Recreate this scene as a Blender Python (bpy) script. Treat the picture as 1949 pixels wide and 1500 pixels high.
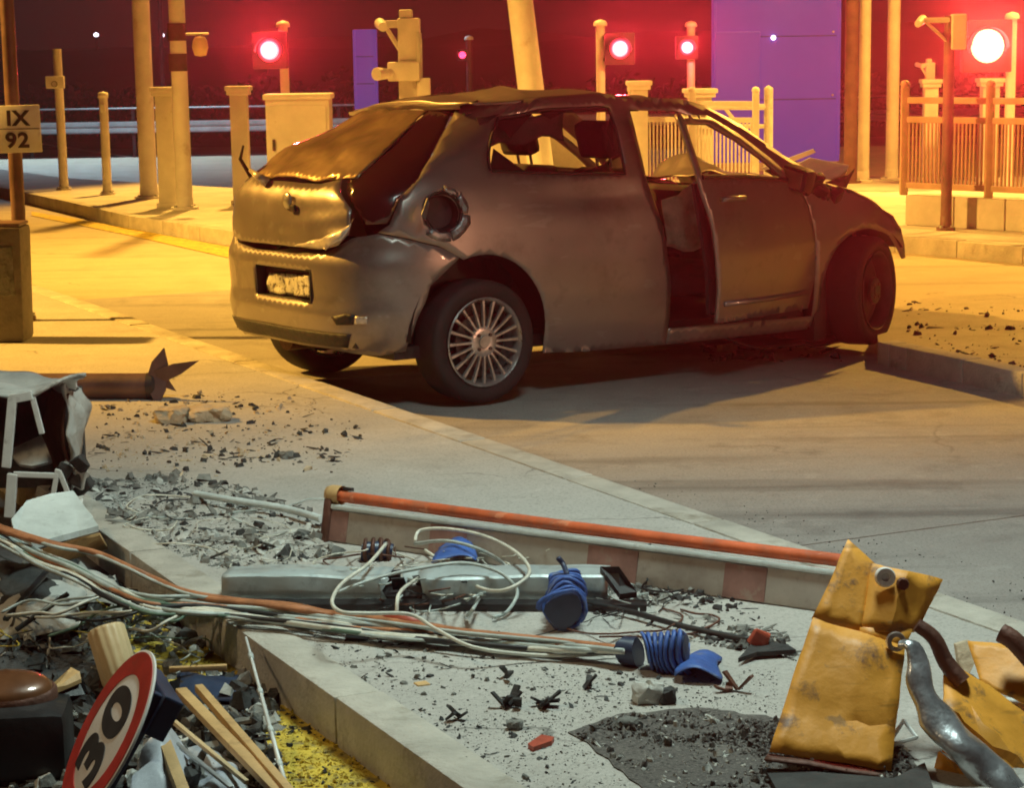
import bpy, bmesh, math, random
from mathutils import Vector, Matrix, noise
from mathutils.geometry import delaunay_2d_cdt

sc = bpy.context.scene
for _o in list(bpy.data.objects):
    bpy.data.objects.remove(_o)
COL = sc.collection
RND = random.Random(11)

# ------------------------------------------------------------------ camera
F, CY, CAM_H, HORIZON, ROLL = 4200.0, 850.0, 1.75, 90.0, -0.0155
PITCH = math.atan((CY - HORIZON) / F)
cam_data = bpy.data.cameras.new('camera')
cam_data.sensor_width = 36.0
cam_data.lens = 36.0 * F / 1949.0
cam_data.shift_y = (CY - 750.0) / 1949.0
cam_data.clip_end = 600.0
cam = bpy.data.objects.new('camera', cam_data)
COL.objects.link(cam)
cam.matrix_world = (Matrix.Translation((0, 0, CAM_H)) @ Matrix.Rotation(math.pi / 2 - PITCH, 4, 'X')
                    @ Matrix.Rotation(ROLL, 4, 'Z'))
cam_data.dof.use_dof = False
sc.camera = cam

# ------------------------------------------------------------------ world: light-polluted night sky
w = bpy.data.worlds.new('World')
sc.world = w
w.use_nodes = True
wn = w.node_tree
bg = wn.nodes['Background']
bg.inputs[0].default_value = (0.70, 0.22, 0.22, 1)
bg.inputs[1].default_value = 0.019

# ------------------------------------------------------------------ lamps of the toll plaza and added fill
def lamp(name, kind, loc, target, color, power, size=0.4, spot=None, blend=0.5):
    d = bpy.data.lights.new(name, kind)
    d.color = color
    d.energy = power
    if kind == 'AREA':
        d.shape = 'DISK'
        d.size = size
    else:
        d.shadow_soft_size = size
    if kind == 'SPOT':
        d.spot_size = math.radians(spot)
        d.spot_blend = blend
    o = bpy.data.objects.new(name, d)
    COL.objects.link(o)
    o.location = loc
    v = Vector(target) - Vector(loc)
    o.rotation_euler = v.to_track_quat('-Z', 'Y').to_euler()
    return o

HAZE = 0.0022
SODIUM = (1.0, 0.52, 0.08)
WHITE = (0.80, 1.0, 0.92)
# high-pressure sodium mast lights behind and left of the wreck
lamp('sodium_mast_light', 'SPOT', (-11.0, 14.0, 8.5), (-2.6, 16.0, 0), SODIUM, 19500, 0.25, 70, 0.7)
lamp('sodium_mast_light', 'SPOT', (-3.0, 30.0, 10.0), (-1.0, 24.2, 0), SODIUM, 13000, 0.25, 58, 0.4)
lamp('sodium_mast_light', 'SPOT', (9.5, 25.0, 9.0), (4.6, 19.6, 0), SODIUM, 12500, 0.25, 58, 0.4)
lamp('sodium_mast_light', 'SPOT', (7.5, 18.5, 9.0), (4.4, 28.5, 1.0), SODIUM, 7000, 0.25, 52, 0.5)  # extra lamp added to brighten the near faces of the right-hand poles
# white luminaires under the toll canopy, above the near lane
lamp('canopy_light', 'SPOT', (0.9, 6.2, 4.8), (0.5, 6.8, 0), WHITE, 960, 0.6, 98, 0.8)
lamp('canopy_light', 'SPOT', (-4.2, 4.6, 4.6), (-1.6, 5.9, 0), (1.0, 0.74, 0.42), 300, 0.3, 70, 0.9)
# added warm fill for the near side of the car, no lamp there
lamp('car_side_fill', 'SPOT', (12.0, 2.5, 2.6), (1.2, 11.2, 0.9), (1.0, 0.48, 0.27), 1000, 0.4, 50, 0.8)
# cool lamp over the far carriageway
lamp('far_street_light', 'SPOT', (-9.0, 44.0, 9.0), (-8.0, 42.0, 0), (0.6, 0.85, 1.0), 9000, 0.3, 110, 0.8)

sc.view_settings.view_transform = 'Standard'
sc.view_settings.look = 'None'
sc.view_settings.exposure = 0.0
sc.view_settings.gamma = 1.0
sc.cycles.use_denoising = True
sc.cycles.filter_width = 1.9
sc.cycles.max_bounces = 6
sc.cycles.diffuse_bounces = 3
sc.cycles.glossy_bounces = 3
sc.cycles.transmission_bounces = 4
sc.cycles.volume_bounces = 0
sc.cycles.transparent_max_bounces = 8
sc.cycles.sample_clamp_indirect = 6.0

# ------------------------------------------------------------------ where things stand
_cp, _sp = math.cos(PITCH), math.sin(PITCH)
_cr, _sr = math.cos(ROLL), math.sin(ROLL)
def ray(px, py):
    a, b = px - 974.5, py - CY
    u = _cr * a + _sr * b
    t = -_sr * a + _cr * b
    d = (u / F, 1.0, -t / F)
    return Vector((d[0], _cp * d[1] + _sp * d[2], -_sp * d[1] + _cp * d[2]))
def G(px, py, z=0.0):
    """point of the level z seen at that place of the photograph"""
    d = ray(px, py)
    k = (z - CAM_H) / d.z
    return Vector((0, 0, CAM_H)) + d * k
def AT(px, py, Y):
    """point at distance Y seen at that place of the photograph"""
    d = ray(px, py)
    return Vector((0, 0, CAM_H)) + d * (Y / d.y)
FWD = Vector((0, _cp, -_sp))
RIGHT = Vector((1, 0, 0))
UP = Vector((0, _sp, _cp))

# ------------------------------------------------------------------ object helpers
def tag(o, label=None, cat=None, group=None, kind=None):
    if label: o['label'] = label
    if cat: o['category'] = cat
    if group: o['group'] = group
    if kind: o['kind'] = kind
    return o
def empty(name, loc=(0, 0, 0), label=None, cat=None, group=None):
    o = bpy.data.objects.new(name, None)
    COL.objects.link(o)
    o.location = loc
    o.empty_display_size = 0.1
    return tag(o, label, cat, group)

class MB:
    """collects faces and links them as one mesh object"""
    def __init__(s):
        s.v, s.f = [], []
    def add(s, verts, faces):
        n = len(s.v)
        s.v += [tuple(p) for p in verts]
        s.f += [tuple(i + n for i in q) for q in faces]
        return s
    def box(s, c, size, M=None, bevel=0.0):
        x, y, z = size[0] / 2, size[1] / 2, size[2] / 2
        if bevel <= 0:
            vs = [Vector((a * x, b * y, d * z)) for d in (-1, 1) for b in (-1, 1) for a in (-1, 1)]
            fs = [(0, 2, 3, 1), (4, 5, 7, 6), (0, 1, 5, 4), (2, 6, 7, 3), (0, 4, 6, 2), (1, 3, 7, 5)]
        else:
            b_ = min(bevel, x * .9, y * .9, z * .9)
            bm = bmesh.new()
            bmesh.ops.create_cube(bm, size=1.0)
            for q in bm.verts:
                q.co = Vector((q.co.x * 2 * x, q.co.y * 2 * y, q.co.z * 2 * z))
            bmesh.ops.bevel(bm, geom=bm.edges[:], offset=b_, segments=2, affect='EDGES', profile=0.6)
            bm.verts.index_update()
            vs = [q.co.copy() for q in bm.verts]
            fs = [tuple(q.index for q in f.verts) for f in bm.faces]
            bm.free()
        c = Vector(c)
        if M is not None:
            vs = [M @ q for q in vs]
        return s.add([q + c for q in vs], fs)
    def tube(s, pts, r, n=10, caps=True, flat=None):
        pts = [Vector(p) for p in pts]
        rs = r if isinstance(r, (list, tuple)) else [r] * len(pts)
        base = len(s.v)
        ref = None
        for i, p in enumerate(pts):
            t = (pts[min(i + 1, len(pts) - 1)] - pts[max(i - 1, 0)])
            t = t.normalized() if t.length > 1e-9 else Vector((0, 0, 1))
            if ref is None:
                ref = Vector((0, 0, 1)) if abs(t.z) < 0.9 else Vector((1, 0, 0))
            a = t.cross(ref).normalized()
            b = a.cross(t).normalized()
            ref = b
            for k in range(n):
                an = 2 * math.pi * k / n
                s.v.append(tuple(p + (a * math.cos(an) + b * math.sin(an) * (flat or 1.0)) * rs[i]))
        for i in range(len(pts) - 1):
            for k in range(n):
                k2 = (k + 1) % n
                s.f.append((base + i * n + k, base + i * n + k2, base + (i + 1) * n + k2, base + (i + 1) * n + k))
        if caps:
            s.f.append(tuple(base + k for k in reversed(range(n))))
            e = base + (len(pts) - 1) * n
            s.f.append(tuple(e + k for k in range(n)))
        return s
    def lathe(s, prof, n=24, M=None, c=(0, 0, 0)):
        """prof: (radius, height) pairs turned about z"""
        base = len(s.v)
        c = Vector(c)
        for (r, h) in prof:
            for k in range(n):
                an = 2 * math.pi * k / n
                p = Vector((r * math.cos(an), r * math.sin(an), h))
                if M is not None: p = M @ p
                s.v.append(tuple(p + c))
        for i in range(len(prof) - 1):
            for k in range(n):
                k2 = (k + 1) % n
                s.f.append((base + i * n + k, base + i * n + k2, base + (i + 1) * n + k2, base + (i + 1) * n + k))
        return s
    def prism(s, poly, z0, z1):
        """vertical prism over a polygon of (x, y)"""
        n = len(poly)
        vs = [(p[0], p[1], z0) for p in poly] + [(p[0], p[1], z1) for p in poly]
        fs = [tuple(reversed(range(n))), tuple(range(n, 2 * n))]
        fs += [(i, (i + 1) % n, n + (i + 1) % n, n + i) for i in range(n)]
        return s.add(vs, fs)
    def plate(s, pts, nrm, th):
        """thick flat sheet with that outline"""
        n = len(pts)
        nrm = Vector(nrm).normalized() * th
        vs = [Vector(p) for p in pts] + [Vector(p) + nrm for p in pts]
        fs = [tuple(reversed(range(n))), tuple(range(n, 2 * n))]
        fs += [(i, (i + 1) % n, n + (i + 1) % n, n + i) for i in range(n)]
        return s.add(vs, fs)
    def build(s, name, mat, parent=None, smooth=False, angle=None, recalc=True, local=False):
        me = bpy.data.meshes.new(name)
        me.from_pydata(s.v, [], s.f)
        if recalc:
            bm = bmesh.new()
            bm.from_mesh(me)
            bmesh.ops.recalc_face_normals(bm, faces=bm.faces)
            bm.to_mesh(me)
            bm.free()
        if smooth:
            me.polygons.foreach_set('use_smooth', [True] * len(me.polygons))
            if angle:
                try:
                    me.set_sharp_from_angle(angle=math.radians(angle))
                except Exception:
                    pass
        me.update()
        o = bpy.data.objects.new(name, me)
        COL.objects.link(o)
        if mat is not None:
            me.materials.append(mat)
        if parent is not None:
            o.parent = parent
            if parent.type == 'EMPTY' and not local:
                o.matrix_parent_inverse = Matrix.Translation(-Vector(parent.location))
        return o

def catmull(pts, n=6):
    pts = [Vector(p) for p in pts]
    out = []
    for i in range(len(pts) - 1):
        p0, p1, p2, p3 = pts[max(i - 1, 0)], pts[i], pts[i + 1], pts[min(i + 2, len(pts) - 1)]
        for k in range(n):
            t = k / n
            out.append(0.5 * ((2 * p1) + (p2 - p0) * t + (2 * p0 - 5 * p1 + 4 * p2 - p3) * t * t + (3 * p1 - p0 - 3 * p2 + p3) * t ** 3))
    out.append(pts[-1])
    return out

# ------------------------------------------------------------------ materials
MATS = {}
def mat(name, col, rough=0.6, metal=0.0, var=0.25, scale=6.0, bump=0.0, bscale=40.0, col2=None, spots=None, coat=0.0,
        emit=None, estr=0.0, trans=0.0, detail=6.0, thr=(0.35, 0.65), rvar=0.12):
    """procedural surface: two-tone noise, optional dirt spots, roughness variation and fine relief"""
    m = bpy.data.materials.new(name)
    MATS[name] = m
    m.use_nodes = True
    nt = m.node_tree
    N, L = nt.nodes, nt.links
    b = N['Principled BSDF']
    tc = N.new('ShaderNodeTexCoord')
    n1 = N.new('ShaderNodeTexNoise')
    n1.inputs['Scale'].default_value = scale
    n1.inputs['Detail'].default_value = detail
    n1.inputs['Roughness'].default_value = 0.62
    L.new(tc.outputs['Object'], n1.inputs['Vector'])
    r1 = N.new('ShaderNodeValToRGB')
    c2 = col2 if col2 else tuple(max(0.0, c * (1 - var)) for c in col)
    c1 = col if col2 else tuple(min(1.0, c * (1 + var * .6)) for c in col)
    r1.color_ramp.elements[0].position = thr[0]
    r1.color_ramp.elements[1].position = thr[1]
    r1.color_ramp.elements[0].color = (*c2, 1)
    r1.color_ramp.elements[1].color = (*c1, 1)
    L.new(n1.outputs['Fac'], r1.inputs['Fac'])
    out = r1.outputs['Color']
    if spots:
        scol, sscale, slo, shi = spots
        n2 = N.new('ShaderNodeTexNoise')
        n2.inputs['Scale'].default_value = sscale
        n2.inputs['Detail'].default_value = 8
        n2.inputs['Roughness'].default_value = 0.7
        L.new(tc.outputs['Object'], n2.inputs['Vector'])
        mr = N.new('ShaderNodeMapRange')
        mr.inputs['From Min'].default_value = slo
        mr.inputs['From Max'].default_value = shi
        L.new(n2.outputs['Fac'], mr.inputs['Value'])
        mx = N.new('ShaderNodeMix')
        mx.data_type = 'RGBA'
        L.new(mr.outputs['Result'], mx.inputs['Factor'])
        L.new(out, mx.inputs['A'])
        mx.inputs['B'].default_value = (*scol, 1)
        out = mx.outputs['Result']
    L.new(out, b.inputs['Base Color'])
    rr = N.new('ShaderNodeMapRange')
    rr.inputs['To Min'].default_value = max(0.02, rough - rvar)
    rr.inputs['To Max'].default_value = min(1.0, rough + rvar)
    L.new(n1.outputs['Fac'], rr.inputs['Value'])
    L.new(rr.outputs['Result'], b.inputs['Roughness'])
    b.inputs['Metallic'].default_value = metal
    if coat: b.inputs['Coat Weight'].default_value = coat
    if trans: b.inputs['Transmission Weight'].default_value = trans
    if bump:
        n3 = N.new('ShaderNodeTexNoise')
        n3.inputs['Scale'].default_value = bscale
        n3.inputs['Detail'].default_value = 7
        L.new(tc.outputs['Object'], n3.inputs['Vector'])
        bp = N.new('ShaderNodeBump')
        bp.inputs['Strength'].default_value = bump
        bp.inputs['Distance'].default_value = 0.02
        L.new(n3.outputs['Fac'], bp.inputs['Height'])
        L.new(bp.outputs['Normal'], b.inputs['Normal'])
    if emit:
        b.inputs['Emission Color'].default_value = (*emit, 1)
        b.inputs['Emission Strength'].default_value = estr
    return m

mat('concrete_lane', (.36, .34, .32), .75, var=.3, scale=1.3, bump=.25, bscale=60, spots=((.09, .08, .075), .9, .56, .75))
mat('asphalt_far', (.40, .38, .35), .6, var=.3, scale=.9, bump=.2, bscale=40, spots=((.2, .18, .16), .5, .52, .72))
mat('asphalt_dark', (.07, .07, .07), .8, var=.4, scale=3, bump=.5, bscale=50)
mat('concrete_island', (.46, .44, .41), .85, var=.22, scale=2.2, bump=.35, bscale=70, spots=((.2, .19, .17), 3.0, .58, .76))
mat('concrete_kerb', (.47, .44, .38), .85, var=.25, scale=4, bump=.4, bscale=60, spots=((.2, .17, .12), 5.0, .55, .75))
mat('concrete_pale', (.55, .52, .47), .85, var=.2, scale=2, bump=.3, bscale=40, spots=((.3, .27, .22), 2.2, .55, .75))
mat('gravel_dark', (.10, .095, .09), .9, var=.5, scale=30, bump=.8, bscale=90)
mat('far_ground', (.03, .028, .026), .9, var=.4, scale=.4)
mat('far_road', (.20, .22, .24), .7, var=.25, scale=.6)
mat('yellow_paint', (.62, .45, .05), .8, var=.3, scale=9, bump=.5, bscale=70, spots=((.14, .12, .06), 16.0, .52, .66))
mat('white_line', (.7, .7, .68), .7, var=.2, scale=3)
mat('cream_paint', (.72, .69, .64), .5, var=.15, scale=3, bump=.06, bscale=20, spots=((.35, .27, .16), 4.0, .6, .8))
mat('cream_metal', (.76, .73, .68), .42, var=.12, scale=3, bump=.04, bscale=14, spots=((.36, .3, .2), 3.0, .62, .8))
mat('galvanised', (.50, .50, .49), .45, .6, var=.25, scale=8, bump=.06, bscale=30)
mat('dark_metal', (.05, .045, .045), .5, .3, var=.4, scale=8, bump=.1)
mat('brown_post', (.16, .09, .075), .5, .1, var=.3, scale=6, bump=.1)
mat('black_plastic', (.018, .019, .02), .42, var=.4, scale=9, bump=.1, bscale=40)
mat('blue_panel', (.05, .05, .33), .38, var=.12, scale=1.2, bump=.03, bscale=4, emit=(.08, .05, .34), estr=.55)  # faint emission added to brighten panels that came out too dark
mat('sign_white', (.78, .76, .72), .5, var=.1, scale=8, spots=((.5, .46, .4), 14, .6, .8))
mat('sign_red', (.50, .045, .035), .45, var=.22, scale=10, spots=((.22, .06, .05), 16, .56, .75))
mat('sign_black', (.03, .03, .03), .6, var=.4, scale=20)
mat('red_lens_on', (.8, .05, .05), .3, emit=(1.0, .03, .06), estr=2.2)
mat('red_bulb_on', (.8, .3, .3), .3, emit=(1.0, .16, .20), estr=4)
mat('hot_core_on', (1, .8, .8), .3, emit=(1.0, .66, .66), estr=9)
mat('fence_brown', (.42, .27, .18), .5, var=.2, scale=5, bump=.06)
mat('red_lens_small', (.8, .05, .05), .3, emit=(1.0, .04, .12), estr=5)
mat('amber_beacon_on', (1, .5, .3), .3, emit=(1.0, .30, .16), estr=5)
mat('far_lamp_on', (1, 1, 1), .3, emit=(.9, .85, 1.0), estr=3)
mat('foliage', (.05, .055, .025), .8, var=.5, scale=6)
mat('car_paint', (.32, .275, .245), .36, .65, var=.10, scale=2.0, bump=.02, bscale=7, spots=((.19, .16, .14), 2.2, .54, .80), coat=.3, rvar=.12)
mat('car_paint_scraped', (.42, .41, .41), .42, .7, var=.4, scale=9, bump=.25, bscale=26, spots=((.09, .07, .06), 8.0, .5, .66))
mat('car_black', (.014, .013, .013), .55, var=.4, scale=10, bump=.15)
mat('car_interior', (.028, .024, .023), .85, var=.4, scale=12, bump=.3, bscale=60)
mat('seat_fabric', (.02, .017, .017), .95, var=.4, scale=30, bump=.3, bscale=120)
mat('trim_beige', (.50, .42, .30), .8, var=.35, scale=6, bump=.5, bscale=14, spots=((.16, .13, .08), 7, .52, .7))
mat('tail_lens', (.028, .009, .008), .16, var=.35, scale=5, coat=.6, bump=.1, bscale=10)
mat('lens_and_highlight', (.70, .62, .52), .30, .25, var=.3, scale=8, bump=.25, bscale=14, coat=.5)  # pale tone also paints the highlight on the tailgate lip
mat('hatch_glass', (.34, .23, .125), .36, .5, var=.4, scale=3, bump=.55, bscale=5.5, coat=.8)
mat('dark_glass', (.03, .018, .014), .15, .2, var=.4, scale=8, coat=.5)
mat('tyre', (.016, .015, .015), .75, var=.35, scale=14, bump=.2, bscale=60)
mat('alloy', (.55, .53, .51), .3, .8, var=.3, scale=12, bump=.1)
mat('brake_disc', (.12, .09, .08), .5, .7, var=.4, scale=12)
mat('plate_white', (.70, .68, .60), .4, var=.15, scale=14, spots=((.12, .10, .08), 26, .5, .58), bump=.4, bscale=20)
mat('boom_orange', (.62, .12, .035), .55, var=.25, scale=7, bump=.15, spots=((.34, .14, .08), 11, .52, .72))
mat('boom_white', (.40, .355, .30), .6, var=.2, scale=6, spots=((.22, .18, .14), 9, .5, .72))
mat('boom_red', (.29, .155, .125), .6, var=.3, scale=9, spots=((.34, .27, .21), 14, .54, .68))
mat('duct_grey', (.48, .55, .55), .42, .25, var=.2, scale=5, bump=.12, bscale=18, spots=((.16, .18, .18), 8, .54, .72))
mat('pale_plastic', (.60, .66, .64), .5, var=.2, scale=6, bump=.15, spots=((.3, .32, .3), 10, .58, .75))
mat('cabinet_skin', (.50, .50, .46), .65, var=.25, scale=5, bump=.5, bscale=22, spots=((.14, .14, .12), 7, .54, .7))
mat('white_frame', (.70, .72, .69), .45, .1, var=.15, scale=9, spots=((.28, .27, .24), 12, .58, .74))
mat('copper_cable', (.42, .17, .075), .45, var=.3, scale=16, bump=.1)
mat('grey_cable', (.45, .50, .47), .5, var=.25, scale=14)
mat('green_cable', (.10, .17, .12), .5, var=.3, scale=14)
mat('pale_cable', (.68, .66, .56), .5, var=.2, scale=14)
mat('black_cable', (.02, .022, .022), .5, var=.3, scale=14)
mat('blue_coil', (.05, .13, .42), .5, var=.3, scale=10, bump=.2, spots=((.22, .24, .27), 14, .54, .7))
mat('yellow_steel', (.82, .36, .04), .52, .0, var=.2, scale=4, bump=.2, bscale=18, spots=((.22, .11, .05), 9, .57, .68), rvar=.2)
mat('chrome', (.66, .70, .73), .3, .75, var=.35, scale=6, bump=.7, bscale=9, spots=((.25, .27, .28), 7, .5, .68))
mat('rust_brown', (.13, .055, .035), .6, .25, var=.4, scale=8, bump=.3)
mat('timber_tan', (.60, .38, .16), .6, var=.2, scale=7, bump=.15, bscale=30, spots=((.3, .17, .07), 9, .56, .75))
mat('beige_plastic', (.68, .50, .27), .45, var=.14, scale=5, bump=.08)
mat('amber_lens', (.17, .07, .028), .36, .15, var=.3, scale=5, coat=.8, bump=.12, bscale=12)
mat('film_plastic', (.55, .58, .62), .25, var=.25, scale=6, bump=.5, bscale=10, spots=((.2, .22, .3), 6, .5, .66))
mat('blue_dark', (.03, .05, .10), .4, var=.3, scale=8)
mat('brown_block', (.20, .175, .145), .8, var=.35, scale=5, bump=.3, bscale=30, spots=((.07,.06,.05), 5, .5, .7))
mat('rubble', (.20, .20, .18), .9, var=.55, scale=11, bump=.5, bscale=50)
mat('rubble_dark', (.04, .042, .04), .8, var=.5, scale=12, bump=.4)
mat('rubble_pale', (.50, .50, .46), .85, var=.3, scale=12, bump=.4)
mat('stone_tan', (.50, .40, .27), .9, var=.3, scale=8, bump=.6, bscale=26)
mat('red_scrap', (.45, .08, .04), .5, var=.3, scale=12)
mat('pine', (.60, .47, .30), .7, var=.2, scale=9)
def scratches(m, light, axis_scale, amount):
    """thin bright scrapes and dusty runs over a finished paint"""
    nt = m.node_tree; N, L = nt.nodes, nt.links
    b = N['Principled BSDF']
    src = b.inputs['Base Color'].links[0].from_socket
    tc = N.new('ShaderNodeTexCoord')
    for sc_, lo, hi, col in ((axis_scale, .63, .67, light), ((axis_scale[2] * .6, axis_scale[1] * .6, axis_scale[0] * 2.5), .60, .74, tuple(x * .32 for x in light))):
        mp = N.new('ShaderNodeMapping'); mp.inputs['Scale'].default_value = sc_; mp.inputs['Rotation'].default_value = (.1, .16, .1)
        L.new(tc.outputs['Object'], mp.inputs['Vector'])
        n = N.new('ShaderNodeTexNoise'); n.inputs['Scale'].default_value = 3.0; n.inputs['Detail'].default_value = 5
        L.new(mp.outputs['Vector'], n.inputs['Vector'])
        r = N.new('ShaderNodeMapRange'); r.inputs['From Min'].default_value = lo; r.inputs['From Max'].default_value = hi; r.inputs['To Max'].default_value = amount
        L.new(n.outputs['Fac'], r.inputs['Value'])
        x = N.new('ShaderNodeMix'); x.data_type = 'RGBA'
        L.new(r.outputs['Result'], x.inputs['Factor']); L.new(src, x.inputs['A']); x.inputs['B'].default_value = (*col, 1)
        src = x.outputs['Result']
    L.new(src, b.inputs['Base Color'])
scratches(MATS['car_paint'], (.44, .42, .40), (1.6, 5.0, 6.0), .3)
scratches(MATS['yellow_steel'], (.30, .17, .07), (5.0, 5.0, 1.2), .7)
scratches(MATS['duct_grey'], (.25, .27, .27), (1.0, 9.0, 9.0), .6)
scratches(MATS['boom_orange'], (.75, .30, .16), (1.0, 8.0, 8.0), .5)
def ground_mat(name, col, dark, light, rough=.8, crack=.0, crack_scale=.9, marks=None, speck=.35, stain=.5):
    """worn concrete: cloudy stains, fine aggregate, dust, hairline cracks, tyre marks along one direction"""
    m = bpy.data.materials.new(name)
    MATS[name] = m
    m.use_nodes = True
    nt = m.node_tree; N, L = nt.nodes, nt.links
    b = N['Principled BSDF']
    tc = N.new('ShaderNodeTexCoord')
    def nz(scale, det=6, rg=.6, vec=None):
        n = N.new('ShaderNodeTexNoise')
        n.inputs['Scale'].default_value = scale; n.inputs['Detail'].default_value = det; n.inputs['Roughness'].default_value = rg
        L.new(vec or tc.outputs['Object'], n.inputs['Vector'])
        return n.outputs['Fac']
    def rng(v, lo, hi, a=0.0, c=1.0):
        r = N.new('ShaderNodeMapRange')
        for k, x in (('From Min', lo), ('From Max', hi), ('To Min', a), ('To Max', c)): r.inputs[k].default_value = x
        L.new(v, r.inputs['Value'])
        return r.outputs['Result']
    def mix(f, A, B):
        x = N.new('ShaderNodeMix'); x.data_type = 'RGBA'
        L.new(f, x.inputs['Factor'])
        for k, v in (('A', A), ('B', B)):
            if isinstance(v, tuple): x.inputs[k].default_value = (*v, 1)
            else: L.new(v, x.inputs[k])
        return x.outputs['Result']
    out = mix(rng(nz(.8, 8, .65), .35, .68), tuple(x * .82 for x in col), col)
    out = mix(rng(nz(2.6, 9, .7), .52, .74, 0, stain), out, dark)
    out = mix(rng(nz(5.5, 9, .72), .55, .75, 0, .55), out, light)
    out = mix(rng(nz(95, 3, .5), .52, .66, 0, speck), out, tuple(x * .45 for x in dark))
    out = mix(rng(nz(140, 2, .5), .58, .70, 0, speck), out, light)
    if marks:
        ang, f0, wdt = marks
        mp = N.new('ShaderNodeMapping')
        mp.inputs['Rotation'].default_value = (0, 0, -ang)
        mp.inputs['Scale'].default_value = (.12, 2.2, 1)
        L.new(tc.outputs['Object'], mp.inputs['Vector'])
        out = mix(rng(nz(1.6, 5, .55, mp.outputs['Vector']), .54, .70, 0, f0), out, tuple(x * .35 for x in dark))
    h = nz(120, 4, .6)
    if crack:
        wv = N.new('ShaderNodeVectorMath'); wv.operation = 'ADD'
        nn_ = N.new('ShaderNodeTexNoise'); nn_.inputs['Scale'].default_value = 3.0; nn_.inputs['Detail'].default_value = 6
        L.new(tc.outputs['Object'], nn_.inputs['Vector'])
        sc2 = N.new('ShaderNodeVectorMath'); sc2.operation = 'SCALE'; sc2.inputs['Scale'].default_value = .35
        L.new(nn_.outputs['Color'], sc2.inputs[0])
        L.new(tc.outputs['Object'], wv.inputs[0]); L.new(sc2.outputs['Vector'], wv.inputs[1])
        vo = N.new('ShaderNodeTexVoronoi'); vo.feature = 'DISTANCE_TO_EDGE'; vo.inputs['Scale'].default_value = crack_scale
        L.new(wv.outputs['Vector'], vo.inputs['Vector'])
        line = rng(vo.outputs['Distance'], .0, .006, 1, 0)
        gate = N.new('ShaderNodeMath'); gate.operation = 'MULTIPLY'
        L.new(line, gate.inputs[0]); L.new(rng(nz(.9, 2), .48, .56, 0, crack), gate.inputs[1])
        out = mix(gate.outputs[0], out, tuple(x * .25 for x in dark))
    L.new(out, b.inputs['Base Color'])
    L.new(rng(nz(3.5), .3, .7, rough - .12, min(1, rough + .1)), b.inputs['Roughness'])
    bp = N.new('ShaderNodeBump'); bp.inputs['Strength'].default_value = .35; bp.inputs['Distance'].default_value = .006
    L.new(h, bp.inputs['Height']); L.new(bp.outputs['Normal'], b.inputs['Normal'])
    return m
ground_mat('concrete_island', (.47, .45, .41), (.25, .235, .20), (.60, .58, .54), .85, .8, .8)
ground_mat('concrete_lane', (.33, .31, .285), (.13, .12, .11), (.46, .44, .41), .72, .35, .4, (2.03, .5, 1), stain=.75)
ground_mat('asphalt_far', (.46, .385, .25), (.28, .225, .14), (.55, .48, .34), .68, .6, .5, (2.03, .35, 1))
ground_mat('gravel_dark', (.11, .10, .09), (.05, .045, .04), (.24, .22, .19), .9, 0, 1, None, .8)
M_ = MATS

# ================================================================== the setting
IZ = 0.13                      # height of the islands above the lane
def xy(v): return (v.x, v.y)
def struct(mb, name, m, **k):
    return tag(mb.build(name, m, **k), kind='structure')

# far low ground up to the horizon
g = MB().add([(-140, 36, -.62), (140, 36, -.62), (140, 150, -.62), (-140, 150, -.62)], [(0, 1, 2, 3)])
struct(g, 'ground', M_['far_ground'])
# lane and plaza surface
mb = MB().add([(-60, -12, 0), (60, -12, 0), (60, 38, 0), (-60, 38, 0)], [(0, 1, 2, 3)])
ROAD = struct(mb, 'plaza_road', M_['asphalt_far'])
# far carriageway, below the plaza, with its edge line
mb = MB().add([(-80, 39, -.60), (60, 39, -.60), (60, 56, -.60), (-80, 56, -.60)], [(0, 1, 2, 3)])
FARROAD = struct(mb, 'far_carriageway', M_['far_road'])
a, b_ = G(150, 284, -.595), G(560, 345, -.595)
d = (b_ - a).normalized(); q = Vector((-d.y, d.x, 0)) * .12
mb = MB().add([a - q - d * 8, b_ - q + d * 6, b_ + q + d * 6, a + q - d * 8], [(0, 1, 2, 3)])
struct(mb, 'edge_line', M_['white_line'])
# dark bank behind the carriageway
mb = MB()
nx, ny = 60, 8
for j in range(ny):
    for i in range(nx):
        x = -90 + 180 * i / (nx - 1); y = 60 + 9 * j
        z = -.7 + 3.2 * (j / (ny - 1)) ** .7 * (1 + .5 * noise.noise(Vector((x * .05, j * .4, 2)))) + .5 * noise.noise(Vector((x * .3, y * .3, 0)))
        mb.v.append((x, y, z))
mb.f += [(j * nx + i, j * nx + i + 1, (j + 1) * nx + i + 1, (j + 1) * nx + i) for j in range(ny - 1) for i in range(nx - 1)]
struct(mb, 'hill', M_['far_ground'], smooth=True)

# concrete slabs of the near lane
E0, E1 = G(100, 555, IZ), G(1949, 1190, IZ)     # right edge of the near island
LD = (E1 - E0).normalized(); LN = Vector((-LD.y, LD.x, 0))
if LN.x < 0: LN = -LN
base = Vector((E0.x, E0.y, 0))
def LP(u, v, z=0.0): return base + LD * u + LN * v + Vector((0, 0, z))
u_of = lambda p: (Vector((p.x, p.y, 0)) - base).dot(LD)
v_of = lambda p: (Vector((p.x, p.y, 0)) - base).dot(LN)
joint = u_of(G(1820, 1006, 0))
for k, (u0, u1) in enumerate([(joint - 9.2, joint - 4.612), (joint - 4.6, joint - .012), (joint, joint + 4.6), (joint + 4.612, joint + 9.2)]):
    mb = MB()
    poly = [LP(u0, .0), LP(u1, .0), LP(u1, 3.4), LP(u0, 3.4)]
    mb.prism([xy(p) for p in poly], -.05, .012)
    mb.build('slab', M_['concrete_lane'], ROAD)

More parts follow.
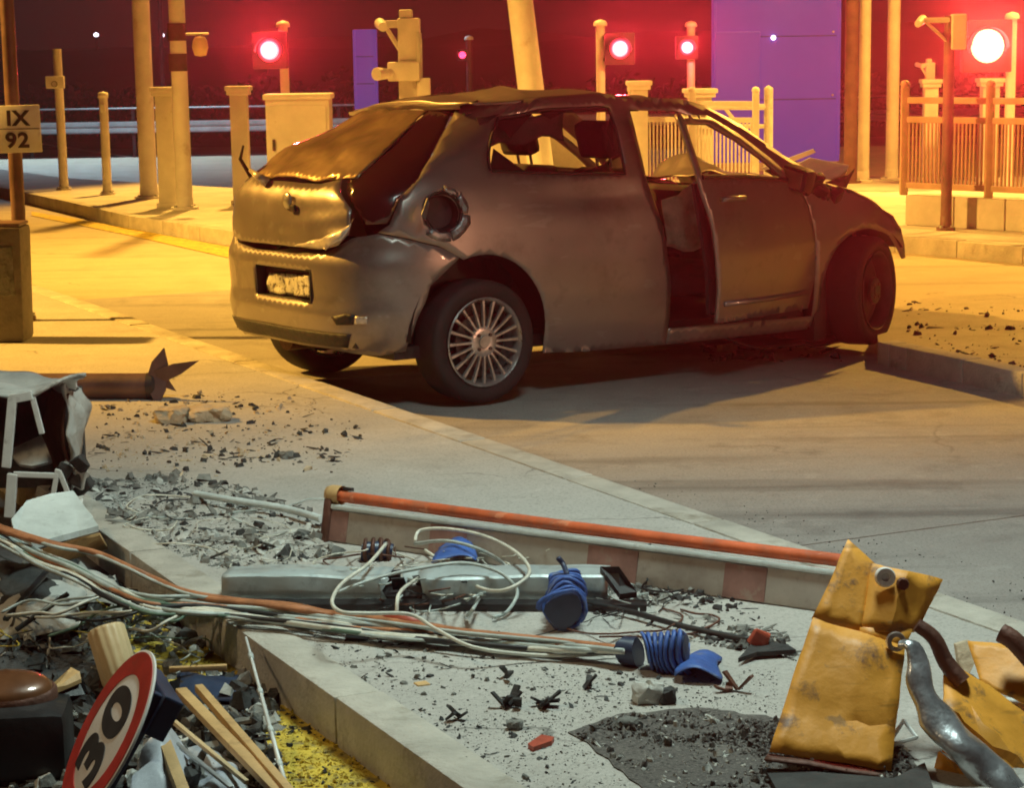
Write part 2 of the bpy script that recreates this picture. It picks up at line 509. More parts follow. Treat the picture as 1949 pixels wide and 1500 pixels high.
# ---- islands with kerbstones
def along(pts, step):
    out = []
    for a, b in zip(pts[:-1], pts[1:]):
        n = max(1, round((b - a).length / step))
        for i in range(n):
            out.append((a + (b - a) * (i / n), a + (b - a) * ((i + 1) / n)))
    return out
def island(name, poly, kerb_edges, m_top, m_kerb, top=IZ, kw=.13, step=.95):
    """slab with a row of bevelled kerbstones along the given edges; kerb_edges: lists of points, island on the left-hand side"""
    mb = MB().prism([xy(p) for p in poly], -.05, top)
    root = struct(mb, name, m_top)
    for pts in kerb_edges:
        for a, b in along(pts, step):
            d = (b - a); ln = d.length; d.normalize()
            n = Vector((-d.y, d.x, 0))
            c = (a + b) / 2 + n * (kw / 2 - .012)
            M = Matrix((d, n, Vector((0, 0, 1)))).transposed()
            hz = top + .008 + RND.uniform(-.002, .003)
            mb = MB().box((c.x, c.y, hz / 2 - .02), (ln - .008, kw, hz + .04), M, .014)
            mb.build('kerbstone', m_kerb, root, smooth=True, angle=40)
    return root

L0, L1 = G(187, 1007, IZ), G(874, 1495, IZ)     # left edge of the near island
ld = (L1 - L0).normalized()
far_r = E0 - LD * 9; near_r = E1 + LD * 4
near_l = L1 + ld * 3.0; far_l = L0 - ld * 8
NEAR = island('near_island', [far_r, near_r, near_l, far_l][::-1],
              [[near_r, far_r], [far_l, near_l]], M_['concrete_island'], M_['concrete_kerb'])

# nose of the island under the car's front wheel
p = [G(1672, 652, IZ), G(1695, 657, IZ), G(1728, 664, IZ), G(1835, 686, IZ), G(1949, 712, IZ)]
p.append(p[-1] + (p[-1] - p[-2]) * 6)
p.append(p[-1] + Vector((8, 9, 0)))
q_ = [G(1770, 566, IZ), G(1690, 590, IZ), G(1668, 625, IZ)]
island('middle_island', p + q_, [[p[0], p[1], p[2], p[3], p[4], p[5]]], M_['asphalt_far'], M_['concrete_kerb'], step=1.1)

# left island behind the car
kz = .13
p = [G(-900, 168, kz), G(-300, 292, kz), G(0, 356, kz), G(144, 388, kz), G(245, 411, kz), G(457, 443, kz), G(640, 470, kz)]
q_ = [G(760, 455, kz), G(740, 430, kz), G(520, 362, kz), G(120, 338, kz), G(-300, 330 - 50, kz)]
BACKL = island('left_island', p + q_, [p[1:]], M_['concrete_pale'], M_['concrete_kerb'])
# yellow road paint along that kerb
a = [G(60, 402, .006), G(245, 434, .006), G(457, 474, .006), G(700, 515, .006)]
bb = [G(60, 410, .006), G(245, 447, .006), G(457, 495, .006), G(700, 545, .006)]
mb = MB()
for i in range(3):
    mb.add([a[i], a[i + 1], bb[i + 1], bb[i]], [(0, 1, 2, 3)])
struct(mb, 'painted_line', M_['yellow_paint'])

# right island behind the car
p = [G(820, 436, kz), G(1200, 436, kz), G(1500, 440, kz), G(1705, 450, kz), G(1949, 471, kz), G(2500, 520, kz)]
q_ = [G(2600, 330, kz), G(1949, 335, kz), G(1400, 340, kz), G(860, 350, kz)]
BACKR = island('right_island', p + q_, [p], M_['concrete_pale'], M_['concrete_kerb'])

# gravel patch torn out of the near island
pts = [G(1085, 1395, IZ), G(1180, 1362, IZ), G(1330, 1350, IZ), G(1500, 1372, IZ), G(1720, 1420, IZ), G(1800, 1560, IZ), G(1300, 1560, IZ)]
pp = []
for i_ in range(len(pts)):
    a, b_ = pts[i_], pts[(i_ + 1) % len(pts)]
    for k in range(14):
        q = a.lerp(b_, k / 14)
        q += Vector((noise.noise(q * 9), noise.noise(q * 9 + Vector((5, 1, 0))), 0)) * .012 + Vector((noise.noise(q * 34), noise.noise(q * 34 + Vector((5, 1, 0))), 0)) * .015
        pp.append(q)
mb = MB().prism([xy(v) for v in pp][::-1], IZ - .02, IZ + .004)
struct(mb, 'gravel_patch', M_['gravel_dark'])
# asphalt and yellow paint of the lower road, left of the near island
mb = MB().prism([xy(LL) for LL in (far_l, near_l, near_l + Vector((-7, -2, 0)), far_l + Vector((-7, -4, 0)))], .001, .006)
struct(mb, 'side_road', M_['asphalt_dark'])
pl = [G(528, 1342, .01), G(600, 1350, .01), G(760, 1480, .01), G(800, 1560, .01), G(540, 1560, .01), G(505, 1400, .01)]
mb = MB().prism([xy(v) for v in pl], .004, .011)
struct(mb, 'painted_chevron', M_['yellow_paint'])
pl = [G(120, 1150, .01), G(300, 1160, .01), G(470, 1290, .01), G(380, 1330, .01), G(160, 1230, .01)]
mb = MB().prism([xy(v) for v in pl], .004, .010)
struct(mb, 'painted_chevron', M_['yellow_paint'])

# ================================================================== posts, signs and machines behind the car
def hgt(px, py, Y):
    return AT(px, py, Y).z
def column(px, base_y, top_y, wpx, z0=kz, label='', cap=True, m='cream_paint', name='concrete_column', cat='column', group=None):
    """square tapered column with a capital"""
    c = G(px, base_y, z0)
    s = wpx * c.y / F
    h = hgt(px, top_y, c.y) - z0
    root = empty(name, c, label, cat, group)
    mb = MB().box((c.x, c.y, z0 + (h - .05) / 2), (s, s, h - .05), None, .012)
    mb.build('shaft', M_[m], root, smooth=True, angle=40)
    mb = MB().box((c.x, c.y, z0 + .025), (s * 1.25, s * 1.25, .05), None, .008)
    mb.build('base', M_[m], root, smooth=True, angle=40)
    if cap:
        mb = MB().box((c.x, c.y, z0 + h - .07), (s * 1.32, s * 1.32, .05), None, .01)
        mb.box((c.x, c.y, z0 + h - .025), (s * 1.5, s * 1.5, .05), None, .012)
        mb.build('cap', M_[m], root, smooth=True, angle=40)
    return root, c, s, h
def pole(px, base_y, wpx, top_px=None, top_y=-260, z0=kz, label='', m='cream_paint', name='tall_pole', cat='pole', group=None, flange=True, lean=0.0, H=None):
    c = G(px, base_y, z0)
    r = wpx * c.y / F / 2
    top = hgt(px, top_y, c.y) if H is None else z0 + H
    root = empty(name, c, label, cat, group)
    t = Vector((c.x + math.tan(lean) * (top - z0), c.y, top))
    MB().tube([c, c + (t - c) * .5, t], [r, r * .98, r * .96], 18).build('shaft', M_[m], root, smooth=True, angle=50)
    if flange:
        mb = MB().lathe([(0, .0), (r * 1.7, 0), (r * 1.7, .025), (r * 1.08, .03), (r * 1.05, .12), (r * .99, .125)], 18, None, c)
        mb.build('flange', M_[m], root, smooth=True, angle=40)
        mb = MB()
        for k in range(4):
            an = math.pi / 4 + k * math.pi / 2
            mb = MB().lathe([(0, .045), (.018, .045), (.018, .024)], 6, None, c + Vector((math.cos(an) * r * 1.4, math.sin(an) * r * 1.4, 0)))
            mb.build('bolt', M_['galvanised'], root)
    return root, c, r, t

# thin bollard with a yellow box
root, c, r, t = pole(122, 361, 17, top_y=92, label='slim cream post with small square box, leftmost on the left island', name='slim_post', cat='post')
bz = AT(112, 156, c.y - .1).z
mb = MB().box((c.x - .02, c.y - r - .05, bz), (.22, .09, .15), None, .012)
bx = mb.build('box', M_['cream_metal'], root, smooth=True, angle=40)
MB().lathe([(0, 0), (.035, 0), (.035, .02), (.03, .02)], 14, Matrix.Rotation(math.pi / 2, 3, 'X'), (c.x - .02, c.y - r - .094, bz - .02)).build('socket', M_['sign_black'], bx)
# plain slim post
root, c, r, t = pole(205, 370, 17, top_y=176, label='plain slim cream post right of the post with the square box', name='slim_post', cat='post')
MB().lathe([(r * 1.02, -.06), (r * 1.15, -.06), (r * 1.15, 0), (0, .015)], 14, None, t).build('cap', M_['cream_metal'], root, smooth=True)
MB().box((c.x, c.y - r, kz + 1.0), (.06, .05, .09), None, .01).build('clamp', M_['cream_metal'], root)
# tall poles of the left island
pole(284, 377, 33, label='tall cream pole, left one of the pair on the left island', group=None)
root, c, r, t = pole(352, 398, 31, label='tall cream pole with black bands, right one of the pair on the left island')
for py in (60, 118):
    z = hgt(345, py, c.y)
    MB().lathe([(r * 1.01, -.09), (r * 1.12, -.09), (r * 1.12, .09), (r * 1.01, .09)], 18, None, (c.x - .01, c.y, z)).build('band', M_['sign_black'], root, smooth=True, angle=40)
z = hgt(380, 64, c.y)
MB().tube([(c.x, c.y, z), (c.x + .32, c.y, z + .0)], .012, 8).build('bracket', M_['galvanised'], root)
lamp_c = AT(381, 90, c.y)
MB().lathe([(0, -.09), (.06, -.08), (.085, 0), (.075, .07), (.05, .11), (0, .12)], 16, None, lamp_c).build('beacon', M_['beige_plastic'], root, smooth=True)
MB().tube([(lamp_c.x, c.y, lamp_c.z + .1), (lamp_c.x, c.y, z)], .012, 8).build('bracket', M_['galvanised'], root)
# capped columns
column(322, 394, 165, 33, label='capped square column standing between the two tall poles')
column(462, 388, 163, 32, label='capped square column beside the beige cabinet, left of the car')
# thin dark mast far behind
pole(316, 300, 9, top_y=-200, z0=-.6, label='thin dark mast far behind the banded pole', m='dark_metal', name='thin_mast', cat='mast', flange=False)
# beige cabinet
c = G(572, 392, kz); s = 120 * c.y / F; h = hgt(572, 178, c.y) - kz
root = empty('roadside_cabinet', c, 'wide beige metal cabinet with flat lid behind the hatchback', 'cabinet')
MB().box((c.x, c.y + .2, kz + .06 + (h - .12) / 2), (s, .45, h - .12), None, .012).build('body', M_['cream_metal'], root, smooth=True, angle=40)
MB().box((c.x, c.y + .2, kz + h - .03), (s * 1.07, .52, .06), None, .015).build('lid', M_['cream_metal'], root, smooth=True, angle=40)
MB().box((c.x, c.y + .2, kz + .04), (s * .96, .42, .08)).build('plinth', M_['concrete_pale'], root)
dr = MB().box((c.x, c.y - .031, kz + .06 + (h - .12) / 2), (s * .9, .012, h - .24), None, .004).build('door', M_['cream_metal'], root)
MB().box((c.x - s * .38, c.y - .045, kz + h * .55), (.03, .02, .12), None, .006).build('handle', M_['dark_metal'], dr)

# traffic signals of the toll lanes
def signal(px, py, Y, dpx, px_pole, pole_top, label, m='red_lens_on', power=60, head=True, base_z=kz, color=(1, .03, .05), pm='cream_paint', glow=.007):
    c = AT(px, py, Y)
    R = dpx * Y / F / 2
    pc = AT(px_pole, py, Y + .15)
    root = empty('traffic_signal', (pc.x, pc.y, base_z), label, 'traffic light', 'red lane signals of the toll plaza')
    rp = .055
    zt = AT(px_pole, pole_top, Y + .15).z
    MB().tube([(pc.x, pc.y, base_z), (pc.x, pc.y, zt)], rp, 14).build('pole', M_[pm], root, smooth=True, angle=50)
    MB().lathe([(0, .05), (rp * 1.2, .03), (rp * 1.5, 0), (rp * 1.5, -.03)], 14, None, (pc.x, pc.y, zt)).build('pole_cap', M_['cream_metal'], root, smooth=True)
    hw = R * 1.5
    hs = MB().box((c.x, Y + .09, c.z), (hw * 2, .16, hw * 2.1), None, .02).build('housing', M_['black_plastic'], root, smooth=True, angle=40)
    # visor: half-open tube over the lens
    mb = MB()
    n = 18
    for k in range(n + 1):
        an = math.radians(-20 + 220 * k / n)
        for yy in (0, -.16):
            for rr in (R * 1.12, R * 1.2):
                mb.v.append((c.x + math.cos(an) * rr, Y + .012 + yy * (1 if math.sin(an) > 0 else .5), c.z + math.sin(an) * rr))
    for k in range(n):
        i = k * 4; j = i + 4
        mb.f += [(i, j, j + 2, i + 2), (i + 1, i + 3, j + 3, j + 1), (i + 2, j + 2, j + 3, i + 3), (i, i + 1, j + 1, j)]
    mb.build('visor', M_['black_plastic'], hs, smooth=True, angle=50)
    Mx = Matrix.Rotation(math.pi / 2, 3, 'X')
    MB().lathe([(0, .03), (R * .6, .022), (R, 0), (R * 1.02, -.01)], 24, Mx, (c.x, Y + .005, c.z)).build('lens', M_[m], hs, smooth=True)
    if m in ('red_lens_on', 'amber_beacon_on'):
        MB().lathe([(0, .040), (R * .5, .034), (R * .80, .016), (R * .80, .0)], 24, Mx, (c.x, Y + .005, c.z)).build('bulb', M_['red_bulb_on' if m == 'red_lens_on' else 'hot_core_on'], hs, smooth=True)
        MB().lathe([(0, .050), (R * .4, .044), (R * .58, .036), (R * .58, .02)], 24, Mx, (c.x, Y + .003, c.z)).build('bulb_core', M_['hot_core_on'], hs, smooth=True)
    for sz in (-.7, .7):
        MB().box(((c.x + pc.x) / 2, Y + .12, c.z + hw * sz), (abs(c.x - pc.x) + .06, .03, .04)).build('bracket', M_['dark_metal'], root)
    if power:
        for l in (lamp('signal_beam', 'SPOT', (c.x, Y - .20, c.z), (0, 0, 1.75 + Y * .14), color, power, R * .6, 26, .35),
                  lamp('signal_glow', 'POINT', (c.x, Y - .30, c.z), (c.x, Y - 5, c.z), color, power * glow, R * .6)):
            l.parent = root
            l.matrix_parent_inverse = Matrix.Translation(-Vector(root.location))
    return root
signal(513, 95, 26.5, 44, 540, 46, 'bright red signal on a slim pole above the beige cabinet', power=1100)
signal(880, 104, 40.0, 13, 893, 72, 'small dim red signal behind the car roof, left of the leaning pole', m='red_lens_small', power=60, base_z=-.6, pm='dark_metal')
signal(1180, 92, 27.0, 38, 1143, 44, 'bright red signal just right of the leaning pole', power=800)
signal(1308, 90, 30.0, 28, 1315, 46, 'smaller red signal left of the big blue pylon', power=700, glow=.10)
signal(1880, 87, 24.5, 62, 1925, 30, 'dazzling large red signal above the fence, rightmost', m='amber_beacon_on', power=5200, color=(1, .05, .04))

# blue panels of the toll booths
def blue_panel(px0, px1, top, Y, label, z0, depth=.35, inset=None):
    a, b = AT(px0, 100, Y), AT(px1, 100, Y)
    zt = AT((px0 + px1) / 2, top, Y).z
    cx = (a.x + b.x) / 2; wd = abs(b.x - a.x)
    root = empty('booth_pylon', (cx, Y, z0), label, 'pylon')
    MB().box((cx, Y + depth / 2, (z0 + .12 + zt) / 2), (wd, depth, zt - z0 - .12), None, .02).build('body', M_['blue_panel'], root, smooth=True, angle=40)
    MB().box((cx, Y + depth / 2, z0 + .06), (wd * .96, depth * .9, .12)).build('plinth', M_['concrete_pale'], root)
    for sx in (-1, 1):
        MB().box((cx + sx * (wd / 2 - .02), Y - .012, (z0 + .2 + zt) / 2), (.04, .024, zt - z0 - .22), None, .006).build('edge_trim', M_['blue_panel'], root)
    for k in range(1, 5):
        zz = z0 + .12 + (zt - z0 - .12) * k / 5
        MB().box((cx, Y - .002, zz), (wd * .93, .008, .012)).build('joint_strip', M_['blue_dark'], root)
        for sx in (-1, 1):
            MB().lathe([(0, .012), (.014, .01), (.018, 0)], 8, Matrix.Rotation(math.pi / 2, 3, 'X'), (cx + sx * wd * .44, Y - .004, zz + .05)).build('rivet', M_['galvanised'], root)
    return root, cx, wd, zt
blue_panel(672, 716, 55, 34.0, 'narrow blue booth pylon left of the camera mast', -.1)
root, cx, wd, zt = blue_panel(1358, 1600, -300, 31.0, 'huge blue lit pylon of a toll booth right of the car', 0)
a = AT(1362, 60, 30.9); b_ = AT(1447, 280, 30.9)
MB().box(((a.x + b_.x) / 2, 30.975, (a.z + b_.z) / 2), (abs(b_.x - a.x), .05, abs(a.z - b_.z)), None, .01).build('side_panel', M_['blue_panel'], root)
MB().lathe([(0, .03), (.03, .02), (.035, 0)], 12, Matrix.Rotation(math.pi / 2, 3, 'X'), AT(1472, 71, 30.97)).build('lamp', M_['far_lamp_on'], root)

# camera mast behind the roof
def camera_mast(px, Y, z0, px_w, top, label, s=1.0):
    c = AT(px, top, Y)
    root = empty('camera_mast', (c.x, Y, z0), label, 'mast')
    r = px_w * Y / F / 2
    MB().box((c.x, Y, (z0 + c.z - .25 * s) / 2), (r * 2, r * 1.6, c.z - .25 * s - z0), None, .012).build('column', M_['cream_paint'], root, smooth=True, angle=40)
    hd = MB().box((c.x, Y, c.z - .22 * s), (r * 2.0, r * 1.9, .44 * s), None, .02).build('housing', M_['cream_paint'], root, smooth=True, angle=40)
    MB().box((c.x - r * .25, Y, c.z + .04 * s), (r * 1.2, r * 1.2, .1 * s), None, .015).build('lid', M_['cream_paint'], hd)
    ar = MB().box((c.x - r * 1.6, Y - .03, c.z - .06 * s), (r * 2.2, .07, .08 * s), None, .012).build('arm', M_['cream_paint'], root, smooth=True, angle=40)
    MB().tube([(c.x - r * 2.0, Y - .03, c.z - .1 * s), (c.x - r * .8, Y - .03, c.z - .34 * s)], .025 * s, 8).build('brace', M_['cream_paint'], root)
    MB().tube([(c.x - r * 2.2, Y - .25, c.z - .09 * s), (c.x - r * 2.6, Y + .04, c.z - .05 * s)], [.05 * s, .06 * s], 12).build('camera', M_['cream_metal'], ar, smooth=True, angle=40)
    return root, c, r
root, c, r = camera_mast(778, 24.0, kz, 42, 34, 'cream camera mast with arm and clamps rising behind the car roof')
z1 = AT(780, 135, 24).z
MB().box((c.x - .06, 23.86, z1), (.34, .16, .2), None, .02).build('clamp', M_['cream_metal'], root, smooth=True, angle=40)
MB().tube([(c.x - .2, 23.8, z1 - .02), (c.x - .34, 23.62, z1 - .02)], [.05, .07], 12).build('lamp_head', M_['cream_metal'], root, smooth=True, angle=40)
MB().box((c.x + .16, 23.86, z1 - .17), (.12, .1, .2), None, .015).build('junction_box', M_['cream_metal'], root, smooth=True, angle=40)
MB().tube([(c.x + .11, 23.85, z1 + .4), (c.x + .11, 23.85, kz)], .03, 8).build('conduit', M_['cream_metal'], root, smooth=True)

# leaning pole
Yp = 22.5
c = AT(1030, 330, Yp); r = 50 * Yp / F / 2
t = AT(985, -40, Yp); t2 = AT(955, -260, Yp)
root = empty('leaning_pole', (c.x, Yp, kz), 'thick cream pole leaning to the left behind the car roof', 'pole')
MB().tube([(c.x + .03, Yp, kz), c, t, t2], [r, r, r * .95, r * .92], 20).build('shaft', M_['cream_paint'], root, smooth=True, angle=50)
MB().lathe([(r * 1.6, 0), (r * 1.6, .03), (r * 1.05, .04)], 18, None, (c.x + .03, Yp, kz)).build('flange', M_['cream_paint'], root)

# right-hand poles
pole(1618, 348, 25, label='dark brown pole at the right edge of the blue pylon', m='brown_post')
pole(1643, 346, 22, label='cream pole, left one of the pair beside the fence')
pole(1697, 342, 24, label='cream pole, right one of the pair beside the fence')
# column tops seen over the roof
column(1217, 376, 153, 32, label='capped column peeping over the car roof right of the leaning pole')
column(1332, 366, 168, 42, label='broad capped column behind the windscreen pillar of the car', cap=True)
column(1768, 345, 150, 26, z0=kz, label='capped column behind the fence, left of the sign post')
column(1880, 345, 148, 32, z0=kz, label='capped column behind the fence, under the dazzling signal')
camera_mast(1770, 27.5, kz, 18, 118, 'small cream mast behind the left capped column of the fence', .5)

# sign post with a camera bracket in front of the fence
root, c, r, t = pole(1800, 438, 21, top_y=30, label='slim post with a camera bracket in front of the fence', name='sign_post', cat='post', m='brown_post')
zc = AT(1770, 38, c.y).z
MB().box((c.x - .12, c.y - .02, zc), (.24, .05, .045), None, .01).build('arm', M_['cream_paint'], root)
MB().tube([(c.x - .30, c.y - .15, zc - .03), (c.x - .22, c.y + .06, zc + .01)], [.03, .04], 10).build('camera', M_['cream_metal'], root, smooth=True, angle=40)
MB().tube([(c.x - .2, c.y - .02, zc - .02), (c.x, c.y - .02, zc - .2)], .014, 8).build('brace', M_['cream_paint'], root)
MB().box((c.x + .07, c.y - .02, zc - .1), (.13, .1, .3), None, .015).build('box', M_['cream_metal'], root)

# white tubular gate
Yg = 24.5
root = empty('tubular_gate', (AT(1395, 260, Yg).x, Yg, kz), 'white tubular rail gate with end post in front of the blue pylon', 'gate')
a, b_ = AT(1320, 203, Yg), AT(1462, 203, Yg)
MB().tube([a, b_], .035, 10).build('rail', M_['white_frame'], root, smooth=True, angle=50)
a2, b2 = AT(1320, 240, Yg), AT(1462, 240, Yg)
MB().tube([a2, b2], .025, 10).build('rail', M_['white_frame'], root, smooth=True, angle=50)
pz = AT(1463, 172, Yg)
MB().tube([(pz.x, Yg, kz), pz], .05, 12).build('end_post', M_['white_frame'], root, smooth=True, angle=50)
MB().lathe([(.05, 0), (.05, .03), (0, .06)], 12, None, pz).build('post_cap', M_['white_frame'], root, smooth=True)
MB().tube([(AT(1325, 200, Yg).x, Yg, kz), AT(1325, 203, Yg)], .04, 12).build('end_post', M_['white_frame'], root, smooth=True, angle=50)
MB().tube([AT(1380, 205, Yg), AT(1450, 300, Yg)], .022, 8).build('brace', M_['white_frame'], root, smooth=True)

# fence on its plinth
def fence(P0, P1, z0, top, nbars, label, posts, m='cream_paint', band=.17):
    d = (P1 - P0); ln = d.length; d.normalize()
    root = empty('railing_fence', (P0.x, P0.y, z0), label, 'fence')
    for zz, rr in ((top - .05, .03), (top - .05 - band, .03), (z0 + .08, .03)):
        a = Vector((P0.x, P0.y, zz)); b = Vector((P1.x, P1.y, zz))
        M = Matrix((d, Vector((-d.y, d.x, 0)), Vector((0, 0, 1)))).transposed()
        MB().box((a + b) / 2, (ln, .035, .055), M, .008).build('rail', M_[m], root)
    barm = None
    for i in range(nbars):
        t = (i + .5) / nbars
        p = P0 + d * ln * t
        mb = MB().tube([(p.x, p.y, z0 + .1), (p.x, p.y, top - .07 - band)], .011, 6)
        mb.build('bar', M_[m], root)
    for t in posts:
        p = P0 + d * ln * t
        mb = MB().box((p.x, p.y - .005, (z0 + top) / 2 + .03), (.07, .07, top - z0 + .08), None, .012)
        ps = mb.build('post', M_[m], root, smooth=True, angle=40)
        MB().lathe([(.035, 0), (.045, .02), (.03, .05), (0, .06)], 10, None, (p.x, p.y, top + .07)).build('finial', M_[m], ps, smooth=True)
    return root
Pa = G(1722, 428, kz); Pb = G(2120, 452, kz)
plz = .40
fz = AT(1722, 180, Pa.y).z
fence(Pa + Vector((0, .12, 0)), Pb + Vector((0, .12, 0)), plz, fz, 52, 'cream railing fence on a low wall at the right edge', (0.003, .43, .86), m='fence_brown')
d = (Pb - Pa).normalized(); n = Vector((-d.y, d.x, 0))
root = empty('plinth_wall', Pa, 'low concrete plinth wall carrying the fence at the right', 'wall')
L = (Pb - Pa).length
for k in range(4):
    s0, s1 = L * k / 4, L * (k + 1) / 4 - .012
    M = Matrix((d, n, Vector((0, 0, 1)))).transposed()
    cc = Pa + d * ((s0 + s1) / 2) + n * .14
    MB().box((cc.x, cc.y, (kz + plz) / 2), (s1 - s0, .28, plz - kz), M, .015).build('block', M_['concrete_pale'], root, smooth=True, angle=40)
# second fence, seen through the car windows
P0, P1 = G(1200, 372, kz), G(1440, 380, kz)
fence(P0, P1, kz + .02, AT(1300, 186, P0.y).z, 34, 'cream railing fence seen through the open car door window', (0.01, .5, .99))
# pale barrier wall seen through the rear window
P0, P1 = G(905, 392, kz), G(1190, 392, kz)
root = empty('barrier_wall', P0, 'pale concrete barrier seen through the rear side window of the car', 'wall')
d = (P1 - P0).normalized(); n = Vector((-d.y, d.x, 0)); L = (P1 - P0).length
zt = AT(1050, 232, P0.y).z
for k in range(2):
    cc = P0 + d * L * (k + .5) / 2
    M = Matrix((d, n, Vector((0, 0, 1)))).transposed()
    hh = zt - kz
    mb = MB()
    prof = [(-.26, 0), (.26, 0), (.26, .1), (.13, .32), (.09, hh), (-.09, hh), (-.13, .32), (-.26, .1)]
    hl = L / 4 - .008
    vs = [cc + d * s * hl + n * y + Vector((0, 0, z)) for s in (-1, 1) for (y, z) in prof]
    mb.add(vs, [tuple(range(8))[::-1], tuple(range(8, 16))] + [(i, (i + 1) % 8, 8 + (i + 1) % 8, 8 + i) for i in range(8)])
    mb.build('block', M_['concrete_pale'], root)

# guard rail along the far carriageway
Yr = 50.0
zt = AT(300, 241, Yr).z; zc = AT(300, 205, Yr).z
root = empty('guard_rail', (-10, Yr, -.6), 'long pale guard rail along the far carriageway with top cable', 'guard rail')
mb = MB()
prof = [(0, -.13), (-.05, -.1), (-.05, -.04), (0, -.01), (0, .01), (-.05, .04), (-.05, .1), (0, .13)]
x0, x1 = -16.0, 14.0
vs = [(x, Yr + a, zt + b) for x in (x0, x1) for a, b in prof]
mb.add(vs, [(i, i + 1, 9 + i, 8 + i) for i in range(7)])
mb.build('beam', M_['white_line'], root)
MB().tube([(x0, Yr, zc), (x1, Yr, zc)], .025, 6).build('cable', M_['galvanised'], root)
for k in range(13):
    x = x0 + (x1 - x0) * (k + .3) / 13
    MB().box((x, Yr + .06, (-.6 + zc) / 2), (.07, .07, zc + .6), None, .008).build('post', M_['dark_metal'], root)

# scrub on the bank
def leaf_cloud(mb, c, r, n, size, rnd):
    for _ in range(n):
        v = Vector((rnd.gauss(0, 1), rnd.gauss(0, 1), rnd.gauss(0, 1)))
        v = v.normalized() * (rnd.random() ** .4)
        p = c + Vector((v.x * r[0], v.y * r[1], v.z * r[2]))
        a = Vector((rnd.gauss(0, 1), rnd.gauss(0, 1), rnd.gauss(0, 1))).normalized() * size * rnd.uniform(.6, 1.3)
        b = a.orthogonal().normalized() * size * .45
        mb.add([p - a, p + b, p + a, p - b], [(0, 1, 2, 3)])
mb = MB()
for k in range(46):
    x = -15 + 31 * k / 45 + RND.uniform(-.4, .4)
    rz = RND.uniform(.5, 1.0) * (1.3 if -7 < x < -3 else .9)
    leaf_cloud(mb, Vector((x, 57 + RND.uniform(-.6, 1.2), -.3 + rz * .7)), (1.0, .8, rz), 150, .16, RND)
tag(mb.build('hedge', M_['foliage'], recalc=False), 'dim scrub growing behind the far guard rail', 'shrubs', kind='stuff')

# far lamps, single points of light
for px, py in ((183, 66), (308, 67)):
    c = AT(px, py, 95)
    root = empty('far_lamp', (c.x, 95, -.6), 'tiny far street lamp seen left of the tall poles' if px < 200 else 'tiny far street lamp seen between the two tall poles', 'street lamp')
    MB().tube([(c.x, 95.1, -.6), (c.x, 95.1, c.z + .1)], .05, 6).build('pole', M_['dark_metal'], root)
    MB().lathe([(0, .12), (.1, .06), (.12, 0), (.08, -.06), (0, -.08)], 10, None, c).build('lamp_head', M_['far_lamp_on'], root)

# ================================================================== the wrecked hatchback
CAR = empty('wrecked_hatchback', (-.605, 11.42, .017), 'wrecked silver three-door hatchback with crushed front and door ajar', 'car')
CAR.rotation_euler = (Matrix.Rotation(.615, 3, 'Z') @ Matrix.Rotation(.008, 3, 'Y') @ Matrix.Rotation(-.008, 3, 'X')).to_euler()

def lerp(tab, z):
    if z <= tab[0][0]: return tab[0][1]
    for (a, va), (b, vb) in zip(tab[:-1], tab[1:]):
        if z <= b: 
            t = (z - a) / (b - a)
            return va + (vb - va) * t
    return tab[-1][1]
W_TAB = [(.18, .765), (.24, .79), (.34, .815), (.5, .835), (.68, .84), (.82, .832), (.95, .815), (1.06, .79), (1.1, .775), (1.2, .735), (1.32, .68), (1.42, .625), (1.47, .59)]
XR_TAB = [(.2, -.58), (.27, -.64), (.34, -.685), (.44, -.705), (.485, -.71), (.505, -.69), (.6, -.695), (.70, -.70), (.735, -.695), (.765, -.665), (.9, -.662), (1.02, -.645), (1.08, -.60), (1.12, -.545), (1.2, -.42), (1.3, -.23), (1.4, -.03), (1.47, .09)]
def soft(tab, z, r=.03):
    return sum(lerp(tab, z + r * k / 2) for k in (-2, -1, 0, 1, 2)) / 5
PLAN = []
_n = 4.2
for i in range(61):
    th = math.pi / 2 * i / 60
    PLAN.append((.30 - 1.0 * math.cos(th) ** (2 / _n), -.84 * math.sin(th) ** (2 / _n)))
for i in range(1, 60):
    x = .30 + 2.75 * i / 59
    t = max(0, (x - 1.7) / 1.35)
    PLAN.append((x, -.84 + .07 * t ** 2.2))
ARC = [0.0]
for (a, b), (c_, d_) in zip(PLAN[:-1], PLAN[1:]):
    ARC.append(ARC[-1] + math.hypot(c_ - a, d_ - b))
def plan_at(s):
    s = abs(s)
    lo, hi = 0, len(ARC) - 1
    if s >= ARC[-1]: return PLAN[-1]
    while hi - lo > 1:
        m = (lo + hi) // 2
        if ARC[m] <= s: lo = m
        else: hi = m
    t = (s - ARC[lo]) / (ARC[hi] - ARC[lo])
    return (PLAN[lo][0] + (PLAN[hi][0] - PLAN[lo][0]) * t, PLAN[lo][1] + (PLAN[hi][1] - PLAN[lo][1]) * t)
def smooth01(t):
    t = max(0.0, min(1.0, t)); return t * t * (3 - 2 * t)
def crumple(p, amp, f=3.0, seed=0.0):
    q = Vector((p.x * f + seed, p.y * f, p.z * f))
    return Vector((noise.noise(q), noise.noise(q + Vector((7, 3, 1))), noise.noise(q + Vector((2, 9, 5))))) * amp
